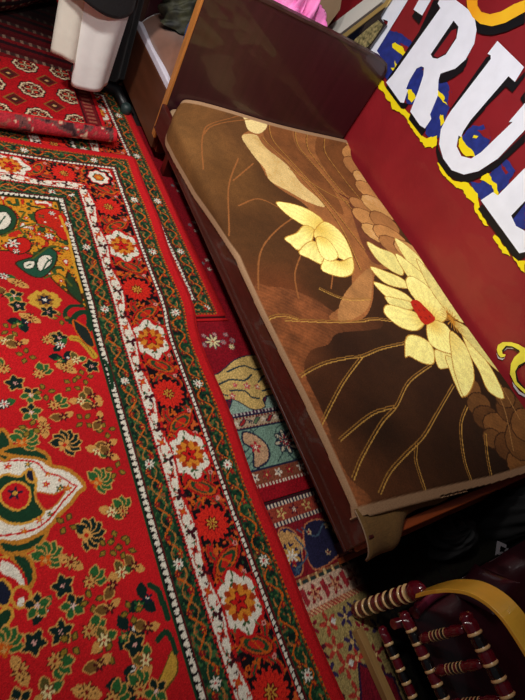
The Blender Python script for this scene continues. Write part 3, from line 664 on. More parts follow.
# ------------------------------------------------------------------ painted banner on the wall
WX = 2.08
def banner():
    root = empty('banner', (WX, 1.3, .3), 'maroon banner with big white, black-shadowed letters and blue and yellow paint splashes', 'banner')
    M_sheet = mat('banner_vinyl', (134, 26, 34), .42, noise=.1, nscale=5, bump=.35, bscale=9, coat=.15)
    ys = np.linspace(-.9, 2.9, 180); zs = np.linspace(.0, 1.9, 90)
    Y, Z = np.meshgrid(ys, zs)
    X = WX+.003+.0012*np.sin(Y*23+Z*9)*np.sin(Z*17)
    grid_obj('backing_sheet', np.stack([X, Y, Z], -1), None, M_sheet, parent=root)
    M_white = mat('white_sign_paint', (232, 236, 250), .45, noise=.04, nscale=14, bump=.25, bscale=9)
    M_black = mat('black_sign_paint', (14, 13, 18), .4)
    M_blue = mat('blue_splash_paint', (34, 48, 128), .45, noise=.25, nscale=30)
    M_yel = mat('yellow_splash_paint', (240, 218, 20), .45)
    M_orng = mat('orange_yellow_gradient_paint', (236, 158, 26), .45, rgb2=(246, 196, 40), nscale=5)
    M_pale = mat('pale_yellow_scroll_paint', (236, 222, 70), .45, noise=.1, nscale=14)
    M_sil = mat('silver_line_paint', (200, 190, 190), .4)
    M_redp = M_sheet
    def P(px, lay): 
        return [tuple(at(x, y, 0, WX-.0008*lay-.001)) for x, y in px]
    def part(name, polys, m, lay, smooth=False, label=None):
        mb = MB()
        for q in polys:
            if name.endswith('splash'): q = ragged(q)
            PK[0] += 1
            pts = P(q, lay+.55*(PK[0] % 11)/11)
            if name.endswith('splash'): MB().prism(pts, (.0002, 0, 0)).build(name, m, root)
            else: mb.prism(pts, (.0002, 0, 0))
        return mb.build(name, m, root, label=label) if mb.v else None
    PK = [0]
    def ragged(q):
        rr = random.Random(int(q[0][0]*10)); out = []
        for i in range(len(q)):
            (x0, y0), (x1, y1) = q[i], q[(i+1) % len(q)]; L = math.hypot(x1-x0, y1-y0); n = max(1, int(L/2.2))
            for k in range(n):
                t = k/n; jx = rr.uniform(-1, 1)*.75; out.append((x0+(x1-x0)*t-(y1-y0)/(L+1e-6)*jx, y0+(y1-y0)*t+(x1-x0)/(L+1e-6)*jx))
        return out
    K = 120/525
    def A(l, ox, oy, k): return [(ox+x*k, oy+y*k) for x, y in l]
    a = lambda l: A(l, 365, 0, K)       # crop A
    b = lambda l: A(l, 365, 60, K)      # crop B
    c = lambda l: A(l, 425, 0, 100/525)
    e = lambda l: A(l, 425, 110, 100/412)
    # blue ground behind the letter feet
    blue = [a([(110, 130), (165, 150), (215, 190), (260, 240), (255, 300), (200, 350), (120, 350), (60, 300), (40, 220)]),
            b([(70, 60), (110, 20), (180, 0), (260, 20), (200, 120), (110, 100)]), b([(180, 120), (250, 40), (330, 90), (290, 200), (180, 190)]),
            b([(320, 100), (360, 95), (380, 150), (372, 210), (350, 260), (335, 330), (300, 360), (262, 320), (280, 250), (300, 180)]),
            b([(430, 330), (470, 285), (525, 300), (525, 380), (480, 425), (440, 390), (410, 350)]),
            e([(150, 130), (190, 75), (240, 60), (270, 110), (260, 150), (205, 195), (150, 160)]),
            e([(185, 295), (230, 300), (290, 240), (330, 200), (350, 215), (372, 250), (330, 320), (290, 350), (235, 375), (210, 350)]),
            e([(355, 440), (412, 380), (412, 490), (375, 480)])]
    part('blue_splash', blue, M_blue, 1)
    part('maroon_splash', [a([(150, 190), (185, 200), (210, 225), (185, 240), (165, 215)]), e([(215, 85), (262, 80), (270, 125), (240, 110)]), e([(310, 215), (345, 260), (335, 265), (318, 240)]), b([(370, 120), (384, 160), (376, 210), (360, 190)])], M_redp, 2)
    yel = [b([(55, 95), (75, 85), (95, 125), (160, 205), (200, 240), (250, 330), (270, 340), (285, 345), (315, 330), (320, 372), (295, 385), (280, 370), (262, 378), (243, 355), (215, 310), (195, 285), (180, 250), (150, 228), (120, 215), (110, 185), (92, 165), (80, 140), (58, 125)]),
           b([(188, 130), (205, 128), (222, 165), (205, 185), (190, 170)]), b([(312, 125), (330, 140), (352, 170), (345, 178), (362, 198), (340, 185), (318, 155)]), b([(328, 245), (340, 240), (345, 270), (330, 290)]),
           a([(130, 262), (150, 298), (135, 322), (112, 298), (128, 296)]), a([(118, 192), (132, 185), (160, 205), (185, 238), (165, 243), (140, 222), (122, 208)]),
           b([(412, 340), (432, 352), (445, 380), (470, 395), (482, 425), (440, 420), (412, 385)]), b([(475, 330), (495, 335), (488, 345), (470, 340)]),
           e([(138, 112), (150, 108), (160, 140), (195, 165), (205, 190), (170, 190), (140, 158)]), e([(200, 103), (222, 110), (208, 118)]),
           e([(50, 215), (65, 220), (95, 270), (120, 292), (180, 300), (195, 320), (215, 345), (218, 372), (222, 395), (240, 440), (262, 478), (245, 475), (222, 440), (203, 410), (205, 385), (170, 360), (155, 325), (120, 315), (100, 290), (70, 262)]),
           e([(240, 262), (262, 262), (280, 295), (296, 305), (302, 350), (285, 340), (275, 310), (250, 295), (228, 288)]),
           e([(285, 515), (300, 525), (325, 560), (345, 580), (352, 600), (320, 588), (295, 548), (280, 525)]), e([(360, 600), (385, 622), (412, 620), (412, 668), (395, 660)]),
           e([(0, 120), (25, 110), (48, 118), (45, 150), (20, 150), (0, 155)]), e([(62, 20), (75, 30), (72, 55), (62, 50)])]
    part('yellow_splash', yel, M_yel, 3)
    # letter shadows
    shadow = [b([(90, 120), (108, 98), (172, 186), (190, 195), (170, 215), (158, 212)]), b([(190, 258), (204, 226), (262, 300), (268, 300), (248, 333)]),
              a([(205, 70), (222, 45), (255, 68), (237, 105)]), a([(300, 0), (330, 0), (322, 50), (240, 175), (130, 330), (95, 350), (235, 140)]),
              c([(75, 395), (80, 378), (160, 370), (230, 300), (215, 345), (165, 395), (110, 430), (75, 438)]),
              a([(345, 175), (330, 320), (395, 300), (450, 250), (430, 310), (380, 345), (325, 348)]),
              c([(322, 300), (345, 290), (342, 325), (150, 560), (120, 590)]),
              c([(430, 400), (478, 428), (525, 375), (525, 400), (460, 485), (425, 455), (250, 630), (220, 640), (330, 520)]),
              b([(525, 190), (525, 215), (440, 310), (408, 350), (400, 330)]),
              e([(50, 120), (55, 160), (75, 205), (110, 250), (160, 268), (220, 255), (300, 205), (412, 95), (412, 130), (300, 235), (230, 275), (180, 298), (130, 290), (90, 265), (55, 215), (45, 170)]),
              e([(218, 408), (235, 388), (390, 588), (412, 575), (412, 605), (385, 622), (360, 600)]), e([(352, 440), (412, 370), (412, 385), (362, 450)]),
              c([(500, 515), (525, 480), (525, 560)]),
              a([(290, 240), (395, 88), (410, 120), (390, 180), (340, 240), (300, 258)])]
    part('letter_shadow', shadow, M_black, 4)
    # white letters
    F_ = [a([(110, 0), (188, 0), (65, 200), (52, 222), (66, 245), (15, 222), (98, 105), (100, 92), (65, 78)]), a([(235, 0), (288, 0), (250, 68), (212, 42)])]
    R_ = [a([(325, 0), (398, 0), (450, 40), (480, 80), (488, 130), (478, 190), (440, 260), (395, 300), (330, 322), (322, 350), (318, 420), (285, 500), (290, 520), (262, 562), (240, 548), (198, 488), (232, 400), (255, 330), (258, 295), (245, 290), (225, 300), (195, 350), (180, 388), (188, 392), (170, 450), (155, 448), (92, 360), (120, 330), (330, 35), (318, 15)])]
    U_ = [c([(380, 215), (520, 352), (472, 430), (438, 400), (240, 630), (200, 690), (190, 720)]) + e([(138, 105), (130, 150), (150, 190), (190, 200), (230, 175), (412, 0), (412, 82), (300, 200), (220, 252), (160, 266), (110, 248), (75, 200), (58, 140), (65, 80), (90, 30), (110, 0)]) + c([(345, 310), (345, 290), (328, 282)])]
    L_ = [e([(230, 372), (280, 338), (300, 352), (412, 238), (412, 375), (355, 435), (375, 478), (412, 498), (412, 585), (388, 590)])]
    part('letter', F_, M_white, 6, label='white letter F partly hidden by the headboard')
    part('letter', R_, M_white, 6, label='white letter R')
    part('letter', U_, M_white, 6, label='white letter U')
    part('letter', L_+[c([(525, 540), (525, 640), (440, 640)])], M_white, 6, label='white slab-footed letter after the U')
    # counter of the R
    part('letter_counter', [c([(30, 285), (150, 108), (175, 140), (165, 200), (110, 285), (65, 308), (40, 303)])], M_black, 7)
    part('letter_counter', [c([(45, 292), (140, 160), (165, 150), (165, 190), (110, 278), (65, 303)])], M_redp, 8)
    # orange round letter above
    oo = c([(218, 0), (222, 40), (250, 90), (290, 125), (350, 138), (420, 120), (525, 62), (525, 0), (470, 20), (400, 60), (340, 75), (295, 62), (275, 30), (275, 0)])
    sh = c([(260, 100), (290, 128), (350, 140), (420, 122), (525, 64), (525, 120), (430, 165), (350, 186), (300, 180), (275, 170)])
    part('letter_shadow', [sh], M_black, 4); part('letter', [oo], M_orng, 6, label='orange-yellow round letter above')
    # scroll ornament
    k = lambda l: A(l, 475, 320, 50/389)
    for q_ in (k([(165, 255), (185, 290), (215, 300), (235, 290), (215, 312), (180, 300)]), k([(215, 235), (250, 205), (330, 215), (345, 238), (300, 225), (250, 222), (215, 250)])): part('ornament_line', [q_], M_sil, 4)
    part('ornament_line', [k([(290, 480), (345, 555), (389, 580), (389, 600), (340, 575), (300, 520)])], M_sil, 4)
    part('ornament_line', [k([(207, 240), (240, 200), (290, 205), (345, 235), (335, 246), (290, 214), (245, 214), (216, 250)]), k([(312, 400), (340, 350), (389, 325), (389, 335), (345, 362), (322, 405), (340, 470), (389, 530), (389, 542), (325, 480)])], M_black, 9)
    part('scroll_ornament', [k([(170, 230), (178, 195), (215, 172), (280, 172), (340, 190), (389, 220), (520, 300), (600, 420), (560, 470), (500, 380), (389, 325), (335, 355), (315, 400), (330, 465), (389, 530), (470, 560), (470, 600), (389, 572), (310, 500), (272, 420), (280, 340), (305, 290), (350, 250), (345, 236), (290, 205), (245, 203), (210, 240), (215, 265), (238, 268), (232, 285), (200, 292), (178, 265)])], M_pale, 8)
banner()

# ------------------------------------------------------------------ bed
M_rail = mat('red_brown_varnish', (62, 18, 14), .36, noise=.35, nscale=18, coat=.3, stretch=(1, .15, 1), bump=.05, bscale=30)
M_head = mat('dark_wine_varnish', (50, 18, 26), .33, noise=.2, nscale=12, coat=.35, stretch=(3, 1, .15))
M_edge = mat('pale_wood_edge', (176, 112, 52), .45, noise=.2, nscale=25, stretch=(4, 4, .3))
M_orange = mat('orange_brown_wood', (130, 58, 22), .45, noise=.3, nscale=14, stretch=(.2, 3, 3))
M_scratch = mat('scratched_wood', (188, 128, 76), .7)
def bed():
    root = empty('bed', (1.5, 1.0, 0), 'wooden bed with dark wine headboard and red-brown side rail against the banner wall', 'bed')
    # side rail, slightly raised bead along its lower edge
    mb = MB(); mb.box((.980, .035, .205), (1.002, 1.985, .325)); r = mb.build('side_rail', M_rail, root, bevel=.004)
    MB().box((.978, .035, .203), (.982, 1.985, .214)).build('bead_moulding', M_rail, r, bevel=.002)
    mb = MB(); mb.box((1.0, .022, .222), (2.06, .05, .288)); r = mb.build('foot_rail', M_orange, root, bevel=.004)
    for x, z, s in ((1.62, .272, 1), (1.66, .262, -1), (1.70, .27, 1), (1.95, .262, -1), (1.99, .27, 1)):
        MB().prism([(x, .0212, z), (x+.03, .0212, z+.006*s), (x+.032, .0212, z+.001), (x+.004, .0212, z-.006)], (0, .0006, 0)).build('scratch', M_scratch, r)
    # headboard with rounded top corners
    top = [(1.005, .155), (1.005, .815), (1.012, .835), (1.03, .846), (1.3, .842), (1.7, .828), (1.98, .812), (2.03, .80), (2.055, .775), (2.062, .74), (2.062, .155)]
    mb = MB(); mb.prism([(x, 1.99, z) for x, z in top], (0, .03, 0)); h = mb.build('headboard', M_head, root, bevel=.004)
    MB().box((.995, 1.988, .15), (1.006, 2.022, .83)).build('edge_band', M_edge, h, bevel=.002)
    pts = [(x, 1.986, z+.004) for x, z in top[2:-1]]+[(x, 1.986, z-.008) for x, z in top[2:-1]][::-1]
    MB().prism(pts, (0, .038, 0)).build('top_moulding', mat('worn_dark_edge', (62, 40, 38), .35, noise=.3), h)
    for x, y in ((1.14, .05), (1.98, .05), (1.09, 1.93), (1.98, 1.93)):
        MB().prism([(x-.025, y-.02, 0), (x+.025, y-.02, 0), (x+.03, y-.02, .2), (x-.03, y-.02, .2)], (0, .045, 0)).build('leg', M_rail, root, bevel=.003)
    MB().box((1.085, .012, .025), (2.0, .03, .06)).build('stretcher', M_orange, root, bevel=.002)
    MB().box((1.0, .03, .20), (2.05, 1.985, .215)).build('slat_board', M_rail, root)
    # mattress
    mb = MB(); mb.box((1.012, .085, .215), (2.045, 1.983, .326)); mb.build('mattress', mat('ticking_cloth', (150, 120, 90), .9, noise=.1), root, bevel=.03)
bed()

def blanket():
    X0, X1, Y0, Y1 = .80, 2.052, -.06, 1.985
    ZT = .352
    d = Dye(X0, X1, Y0, Y1, .0032, (96, 60, 28))
    P = lambda q: fl(q, ZT)
    X, Y = d.X, d.Y
    # ground shading of the weave: warm brown at the head, reddish-brown drift, near-black centre of the lower leaf
    def blend(px, rgb, w):
        x, y = P([px])[0]; return x, y, rgb, w
    pts = [blend(q, c_, w) for q, c_, w in (((190, 140), (106, 76, 46), .3), ((230, 180), (92, 64, 36), .3), ((260, 240), (72, 48, 27), .3), ((300, 190), (68, 45, 26), .2), ((330, 290), (60, 38, 20), .2), ((290, 300), (98, 56, 32), .2),
          ((350, 345), (44, 26, 16), .25), ((330, 400), (62, 36, 22), .2), ((290, 350), (100, 60, 38), .2), ((380, 430), (40, 26, 17), .3), ((370, 480), (76, 46, 28), .2), ((440, 400), (46, 28, 18), .25), ((450, 450), (44, 28, 17), .3), ((410, 415), (60, 38, 24), .15),
          ((500, 440), (40, 28, 18), .3), ((250, 130), (90, 62, 38), .2), ((320, 150), (116, 74, 44), .2), ((520, 470), (36, 24, 16), .3), ((330, 450), (92, 56, 34), .15), ((350, 490), (88, 54, 32), .15), ((350, 415), (54, 32, 20), .15), ((385, 340), (50, 32, 20), .2))]
    num = 0; den = 0
    for x, y, c_, w in pts:
        k = 1/(((X-x)**2+(Y-y)**2+.003)**1.6); num = num+k[..., None]*np.array(c_, float); den = den+k
    d.c = num/den[..., None]
    d.c *= (.90+.12*vnoise(X, Y, 9)+.10*vnoise(X, Y, 40))[..., None]
    # fuzz
    def fuzz(X, Y, c0, amp=.12):
        n = vnoise(X, Y, 22)*1.4+vnoise(X, Y, 75)*.8-1.1+.25*np.sin((X*.7+Y)*330)
        return np.array(c0, float)*(1+amp*n)[..., None]
    (qx0, qy0), (qx1, qy1) = P([(315, 325), (415, 350)])
    tq = lambda x, y: (np.clip(((x-qx0)*(qx1-qx0)+(y-qy0)*(qy1-qy0))/((qx1-qx0)**2+(qy1-qy0)**2), 0, 1)**.8)[..., None]
    d.poly(smooth_pts(P([(258, 286), (272, 288), (292, 291), (318, 302), (345, 318), (378, 319), (384, 324), (378, 330), (340, 334), (330, 345), (312, 352), (306, 372), (318, 400), (328, 425), (338, 455), (352, 480), (372, 500), (345, 512), (318, 460), (290, 390), (262, 320)]), 5), lambda x, y: fuzz(x, y, (118, 72, 46), .22)*(1-tq(x, y))+np.array((52, 32, 20))*tq(x, y))
    # large tan leaf sweeping down from the head
    leafA = [(237, 106), (252, 110), (272, 112), (300, 116), (325, 124), (345, 131), (352, 150), (362, 178), (366, 196), (380, 226), (400, 252), (398, 268), (378, 272), (374, 300), (366, 318), (348, 323), (330, 318), (350, 300), (353, 272), (348, 250), (338, 236), (322, 222), (305, 204), (285, 192), (270, 180), (262, 166), (252, 150), (243, 138), (250, 128), (256, 120)]
    d.poly(smooth_pts(P(leafA), 4), lambda x, y: fuzz(x, y, (140, 94, 60)))
    for q, c_ in (([(215, 107), (245, 109), (258, 118), (254, 130), (240, 126), (232, 116)], (98, 66, 36)),
                  ([(243, 106), (262, 108), (282, 130), (300, 150), (330, 185), (345, 215), (330, 205), (300, 170), (275, 150), (255, 126)], (112, 72, 44)),
                  ([(300, 116), (340, 128), (352, 160), (365, 200), (340, 190), (315, 150)], (112, 72, 44)),
                  ([(350, 200), (380, 235), (392, 262), (374, 262), (360, 235)], (104, 62, 46)),
                  ([(345, 296), (372, 268), (372, 300), (362, 316), (340, 322)], (156, 116, 78))):
        d.poly(smooth_pts(P(q), 4), lambda x, y, c_=c_: fuzz(x, y, c_))
    # pale edge of the leaf
    d.poly(smooth_pts(P([(218, 108), (230, 110), (246, 115), (258, 126), (257, 134), (246, 131), (234, 121), (224, 114)]), 4), (226, 202, 140))
    d.poly(smooth_pts(P([(243, 138), (256, 136), (268, 150), (288, 166), (302, 184), (318, 198), (326, 208), (308, 202), (290, 192), (272, 182), (266, 170), (254, 156)]), 4), lambda x, y: fuzz(x, y, (206, 176, 116), .08))
    for q in ([(256, 122), (290, 160), (330, 205), (366, 250)], [(270, 114), (310, 160), (350, 208), (392, 250)], [(300, 118), (330, 160), (356, 195), (400, 248)], [(325, 124), (345, 150), (362, 185)], [(285, 118), (330, 178), (372, 228)], [(262, 138), (300, 176), (340, 224), (362, 270)], [(345, 132), (356, 160), (366, 182)], [(290, 170), (330, 195), (370, 215), (396, 242)]):
        g = smooth_pts(P(q), 6, False); d.line(g, (84, 50, 30), .007); d.line([(a+.004, b) for a, b in g], (170, 130, 70), .0045)
    for q in ([(350, 205), (372, 216), (398, 240)], [(356, 215), (380, 232)], [(340, 195), (370, 212)]):
        d.line(smooth_pts(P(q), 5, False), (84, 36, 34), .010)
    # scalloped leaves along the wall
    for i, (x, y, rx, ry) in enumerate(((349, 140, 9, 5), (356, 152, 9, 7), (362, 165, 9, 8), (372, 178, 9, 7), (378, 190, 12, 8), (368, 204, 9, 6), (386, 206, 14, 9), (376, 218, 13, 8), (392, 222, 12, 9), (384, 232, 12, 7), (398, 236, 14, 9), (404, 246, 14, 8), (416, 250, 12, 8), (424, 264, 10, 8))):
        q = [(x-7+rx*math.cos(t)*1.25+ry*.3*math.sin(t), y+3+ry*1.15*math.sin(t)+rx*.6*math.cos(t)) for t in np.linspace(0, 2*PI, 12, endpoint=False)]
        d.poly(P(q), lambda a, b, i=i: fuzz(a, b, ((196, 156, 106), (178, 134, 90), (160, 116, 78))[i % 3], .1), (98, 62, 38), .005)
    # leaves at the lower right
    for i, (x, y, rx, ry) in enumerate(((474, 392, 8, 12), (480, 405, 12, 12), (488, 418, 14, 12), (500, 426, 16, 13), (494, 438, 10, 10), (508, 446, 12, 14), (518, 462, 10, 12), (522, 440, 16, 20), (512, 410, 16, 14), (525, 425, 14, 16), (505, 398, 10, 10))):
        q = [(x+rx*math.cos(t), y+ry*math.sin(t)+rx*.3*math.cos(t)) for t in np.linspace(0, 2*PI, 12, endpoint=False)]
        d.poly(P(q), lambda a, b, i=i: fuzz(a, b, ((112, 78, 46), (98, 68, 40), (86, 58, 34))[i % 3], .12), (54, 34, 20), .005)
    for q in ([(490, 380), (505, 410), (515, 450)], [(500, 385), (520, 420)]): d.line(smooth_pts(P(q), 5, False), (150, 116, 76), .004)
    # double gold veins of the big leaf
    G1 = (140, 106, 54); G2 = (180, 146, 80)
    cr = lambda l: [(325+x/2.625, 250+y/2.625) for x, y in l]
    V = [cr([(-100, 185), (0, 190), (90, 190), (130, 183), (180, 188)]), cr([(-60, 330), (0, 300), (60, 285), (100, 280), (150, 260), (215, 245)]), cr([(-40, 500), (0, 440), (50, 350), (100, 282)]),
         cr([(40, 500), (100, 450), (140, 425), (190, 412)]), cr([(75, 600), (100, 540), (150, 455), (190, 410), (225, 345), (280, 303)]), cr([(145, 640), (170, 585), (215, 535), (260, 490), (300, 425), (340, 355)]),
         cr([(262, 632), (248, 590), (238, 550), (242, 508)]), cr([(385, 605), (370, 560), (362, 500), (362, 450), (376, 410)]), cr([(440, 600), (430, 540), (425, 480)]), [(268, 319), (285, 316), (300, 320)], [(320, 290), (345, 300), (372, 300)]]
    for q in V:
        g = smooth_pts(P(q), 6, False)
        n = len(g)
        for k in range(n-1):
            (xa, ya), (xb, yb) = g[k], g[k+1]; L = math.hypot(xb-xa, yb-ya)+1e-9; nx_, ny_ = -(yb-ya)/L*.0046, (xb-xa)/L*.0046
            d.line([(xa+nx_, ya+ny_), (xb+nx_, yb+ny_)], G1, .0032); d.line([(xa-nx_, ya-ny_), (xb-nx_, yb-ny_)], G2, .0034)
    # faint reddish veins near the head
    for q in ([(204, 170), (204, 140), (212, 122), (228, 112)], [(204, 138), (220, 122), (245, 118)], [(232, 235), (230, 190), (240, 160)], [(235, 182), (255, 165)], [(262, 290), (262, 255), (278, 232), (300, 215)], [(300, 300), (296, 275), (305, 250)], [(332, 290), (334, 275)], [(280, 208), (260, 200), (240, 208)]):
        d.line(smooth_pts(P(q), 6, False), (134, 88, 52), .006)
    # flowers
    YL = np.array((244, 232, 140)); YS = np.array((214, 176, 74)); YO = (176, 136, 62)
    def petal(q, base=(0, 0), tone=1.0):
        pts = np.array(smooth_pts(P(q), 4)); cx, cy = P([base])[0] if base != (0, 0) else pts.mean(0)
        far = np.hypot(pts[:, 0]-cx, pts[:, 1]-cy).max()
        def f(x, y):
            t = np.clip(np.hypot(x-cx, y-cy)/far, 0, 1)[:, None]
            st = (1+.035*np.sin(np.arctan2(y-cy, x-cx)*30+vnoise(x, y, 60)*4))[:, None]
            tt_ = np.clip(t*1.9, 0, 1)
            return ((YS*(1-tt_)+(YL)*tt_)*st+np.clip(t-.82, 0, 1)*90)*tone
        d.poly([tuple(p) for p in pts], f, YO, .0045)
    b1 = (352, 268)
    petal([(278, 203), (292, 204), (310, 210), (325, 221), (320, 230), (306, 226), (294, 219), (285, 212)], (326, 228))
    petal([(286, 240), (298, 234), (306, 226), (316, 230), (312, 244), (300, 252), (292, 246)], (318, 228), .97)
    petal([(300, 254), (312, 242), (322, 246), (328, 258), (324, 266), (310, 260)], (320, 240), .96)
    petal([(316, 232), (326, 222), (340, 230), (350, 244), (355, 262), (344, 260), (328, 250), (318, 240)], (320, 228), 1.0)
    petal([(322, 270), (328, 258), (342, 262), (354, 258), (355, 272), (346, 278), (332, 276)], (340, 258), 1.0)
    petal([(318, 238), (330, 240), (340, 256), (332, 262), (322, 256)], (322, 236), 1.02)
    b2 = (440, 320)
    T = lambda l: [(325+x/2.625, 250+y/2.625) for x, y in l]
    W2 = lambda l: [(320+x*.371, 160+y*.371) for x, y in l]
    for q, tn in ((W2([(130, 222), (165, 240), (200, 255), (225, 290), (225, 312), (190, 295), (155, 265)]), .95), (W2([(202, 215), (240, 240), (275, 275), (290, 310), (260, 300), (225, 260)]), 1.0),
                  (W2([(140, 288), (180, 300), (225, 320), (245, 345), (205, 342), (170, 325)]), .97), (W2([(148, 330), (190, 342), (232, 360), (255, 385), (215, 385), (180, 368)]), 1.0), (W2([(205, 255), (250, 285), (300, 330), (320, 360), (280, 345), (240, 315)]), 1.0),
                  (W2([(180, 370), (215, 375), (250, 385), (250, 405), (210, 400), (190, 390)]), .93), (W2([(175, 412), (185, 392), (230, 402), (265, 415), (285, 440), (262, 462), (225, 455), (195, 435)]), 1.0),
                  (W2([(235, 325), (250, 315), (290, 340), (330, 385), (345, 425), (315, 440), (275, 395), (245, 355)]), 1.03), (W2([(260, 270), (310, 320), (355, 370), (400, 425), (385, 440), (345, 410), (300, 350)]), .95),
                  (W2([(235, 480), (262, 475), (295, 492), (310, 520), (308, 550), (280, 548), (245, 530), (233, 530)]), 1.0), (W2([(290, 450), (305, 432), (340, 445), (362, 480), (365, 520), (345, 522), (315, 510), (295, 490)]), 1.03),
                  (W2([(310, 515), (335, 520), (362, 530), (366, 556), (345, 562), (322, 560)]), .96), (W2([(340, 530), (372, 545), (390, 590), (388, 640), (370, 610), (355, 575)]), .97),
                  (T([(330, 215), (365, 245), (385, 290), (392, 345), (370, 385), (350, 345), (335, 290)]), 1.0), (T([(360, 215), (400, 262), (440, 320), (470, 390), (430, 372), (405, 320), (380, 275)]), 1.02),
                  (T([(335, 190), (375, 205), (420, 262), (460, 310), (485, 335), (450, 318), (400, 268)]), .9)):
        petal(q, (432, 322), tn)
    d.poly(smooth_pts(T([(228, 138), (245, 132), (265, 150), (292, 180), (280, 194), (262, 196), (245, 172)]), 3) if False else smooth_pts(P(T([(228, 138), (245, 132), (265, 150), (292, 180), (280, 194), (262, 196), (245, 172)])), 3), (172, 40, 26))
    for q in T([(240, 145), (250, 160), (262, 158), (268, 180), (278, 176), (255, 178)]): x, y = P([q])[0]; d.flower(x, y, .008, (110, 24, 24), 5, .4)
    x, y = P(T([(335, 185)]))[0]
    for k in range(22):
        a = k*2*PI/22; d.line([(x, y), (x+.05*math.cos(a), y+.075*math.sin(a))], (188, 140, 56), .004)
    d.noise(.14)
    d.c *= np.where((d.c[..., 1] > 165)[..., None], (1, 1, 1), (1.05, .98, .84))
    # --- taupe binding along left and near edges, then shape the cloth
    ys = d.ys
    zh = np.interp(ys, [0, .1, .45, .8, 1.05, 1.25, 1.45, 1.7, 1.9, 2.0], [.31, .318, .325, .33, .335, .30, .262, .24, .235, .25])
    D = (ZT-zh)[:, None]; XE = .984
    arc = X-(XE-D)                       # arc length from the hem
    near = np.interp(d.xs, [.95, 1.2, 1.6, 2.1], [.100, .080, .045, .02])[None, :]
    arcn = Y-near
    keep_x = d.xs >= (XE-D.max()) - .001
    hem = np.minimum(np.minimum(arc, arcn), 1.985-Y+.0*X)
    TP = np.array((156, 122, 92))
    c = d.c.copy()
    w_ = np.clip((.026-hem)/.0032+.5, 0, 1)[..., None]; c = c*(1-w_)+TP*w_
    tuck = np.clip((ys-1.80)/.18, 0, 1)[:, None]**1.6
    arcc = np.maximum(arc, 0); t = arcc-D*(1-.8*tuck); Yc = np.maximum(Y, near)
    sp = lambda v, k: np.maximum(v, 0)+k*np.log1p(np.exp(-np.abs(v)/k))
    xx = XE-.012+sp(t, .014)+.010*np.sin(Y*5.1)*np.exp(-np.abs(t)/.05)+.095*tuck*np.clip(1-t/.5, 0, 1); zz = ZT-sp(-t, .014)
    zz = zz-np.clip(near+.03-Yc, 0, .03)*.5
    # soft swell of the cloth, a rise near the headboard and at the wall
    zz = zz+.006*np.sin(X*6+Y*4)*np.sin(Y*3.3+1)*np.clip(t/.1, 0, 1)+.012*np.exp(-((1.98-Y)/.05)**2)
    P3 = np.stack([xx, Yc+.0*X, zz], -1)
    # cut to the hem lines: clamp the outside vertices onto the hem
    cl = arc < 0
    for j in range(P3.shape[0]):
        idx = np.where(~cl[j])[0][0]; c[j, :idx+1] = TP
    for i in range(P3.shape[1]):
        k = np.where(arcn[:, i] >= 0)[0][0]; c[:k, i] = TP
    o = grid_obj('blanket', P3, c, woven_mat('plush_fleece', rough=.85, bump=.2, bscale=240, sheen=0, amp=.16), solid=-.006, origin=(1.5, 1.0, .3))
    tag(o, 'brown plush blanket with yellow lotus flowers and taupe binding spread over the bed', 'blanket')
    # folded under-layer showing at the foot
    M_under = mat('olive_brown_fleece', (104, 74, 34), .95, noise=.12, nscale=60, sheen=0, bump=.3, bscale=200)
    M_bind = mat('taupe_binding', (140, 114, 90), .9, noise=.06, nscale=90, bump=.2, bscale=200)
    n = 40; xs = np.linspace(.972, 1.45, n); vs = np.linspace(0, 1, 14)
    PX = np.zeros((14, n, 3))
    for i, x in enumerate(xs):
        f = (x-.972)/(1.45-.972)
        g_ = min(1, max(0, f-.22)/.22); g_ = g_*g_*(3-2*g_); y_low = -.004+.070*g_+.004*math.sin(f*14); z_low = .268+.022*g_
        for j, v in enumerate(vs):
            a = v*PI/2
            PX[j, i] = (x+.012*v*(1-f), .12+(y_low-.12)*math.sin(a), z_low+(.328-z_low)*math.cos(a)+.004*math.sin(f*30)*v)
    u = grid_obj('throw', PX, None, M_under, solid=.008, origin=(1.2, .05, .2)); tag(u, 'olive-brown folded blanket layer showing below the hem at the foot of the bed', 'blanket')
    PB = PX[:, :4].copy()[:, :, :]; PB[..., 2] += .002; PB[..., 1] -= .0015; PB[..., 0] -= .003
    grid_obj('binding', PB[:, :4], None, M_bind, parent=u, solid=.003)
    PB = PX[-3:, :].copy(); PB[..., 1] -= .003; PB[..., 2] -= .001
    grid_obj('binding', PB, None, M_bind, parent=u, solid=.003)
blanket()

# ------------------------------------------------------------------ cot beyond the headboard
def cot():
    root = empty('cot', (1.4, 2.4, 0), 'second wooden cot behind the headboard with a pale sheet strip and brown suede cover', 'bed')
    M_p = mat('mid_brown_panel', (84, 46, 28), .4, noise=.25, nscale=14, stretch=(1, .2, 1))
    MB().box((1.02, 2.03, .07), (1.045, 2.60, .34)).build('side_panel', M_p, root, bevel=.003)
    MB().box((1.015, 2.60, .03), (1.055, 2.635, .95)).build('post', mat('dark_post', (58, 36, 30), .3, noise=.2), root, bevel=.005)
    MB().box((1.055, 2.605, .1), (2.05, 2.63, .8)).build('end_panel', M_head, root, bevel=.004)
    MB().box((1.05, 2.03, .05), (2.05, 2.60, .30)).build('base', M_p, root)
    MB().box((1.022, 2.03, .34), (1.06, 2.60, .375)).build('sheet', mat('pale_lilac_sheet', (206, 200, 214), .8, noise=.05), root, bevel=.006)
    xs = np.linspace(1.035, 2.05, 70); ys = np.linspace(2.03, 2.60, 50); X, Y = np.meshgrid(xs, ys)
    t = X-1.035; Z = .365+.10*(1-np.exp(-t/.06))+.007*np.sin(X*11+Y*17)
    grid_obj('suede_cover', np.stack([X, Y, Z], -1), None, mat('brown_suede', (118, 74, 54), .9, noise=.22, nscale=9, sheen=.5), root, solid=.01)
cot()

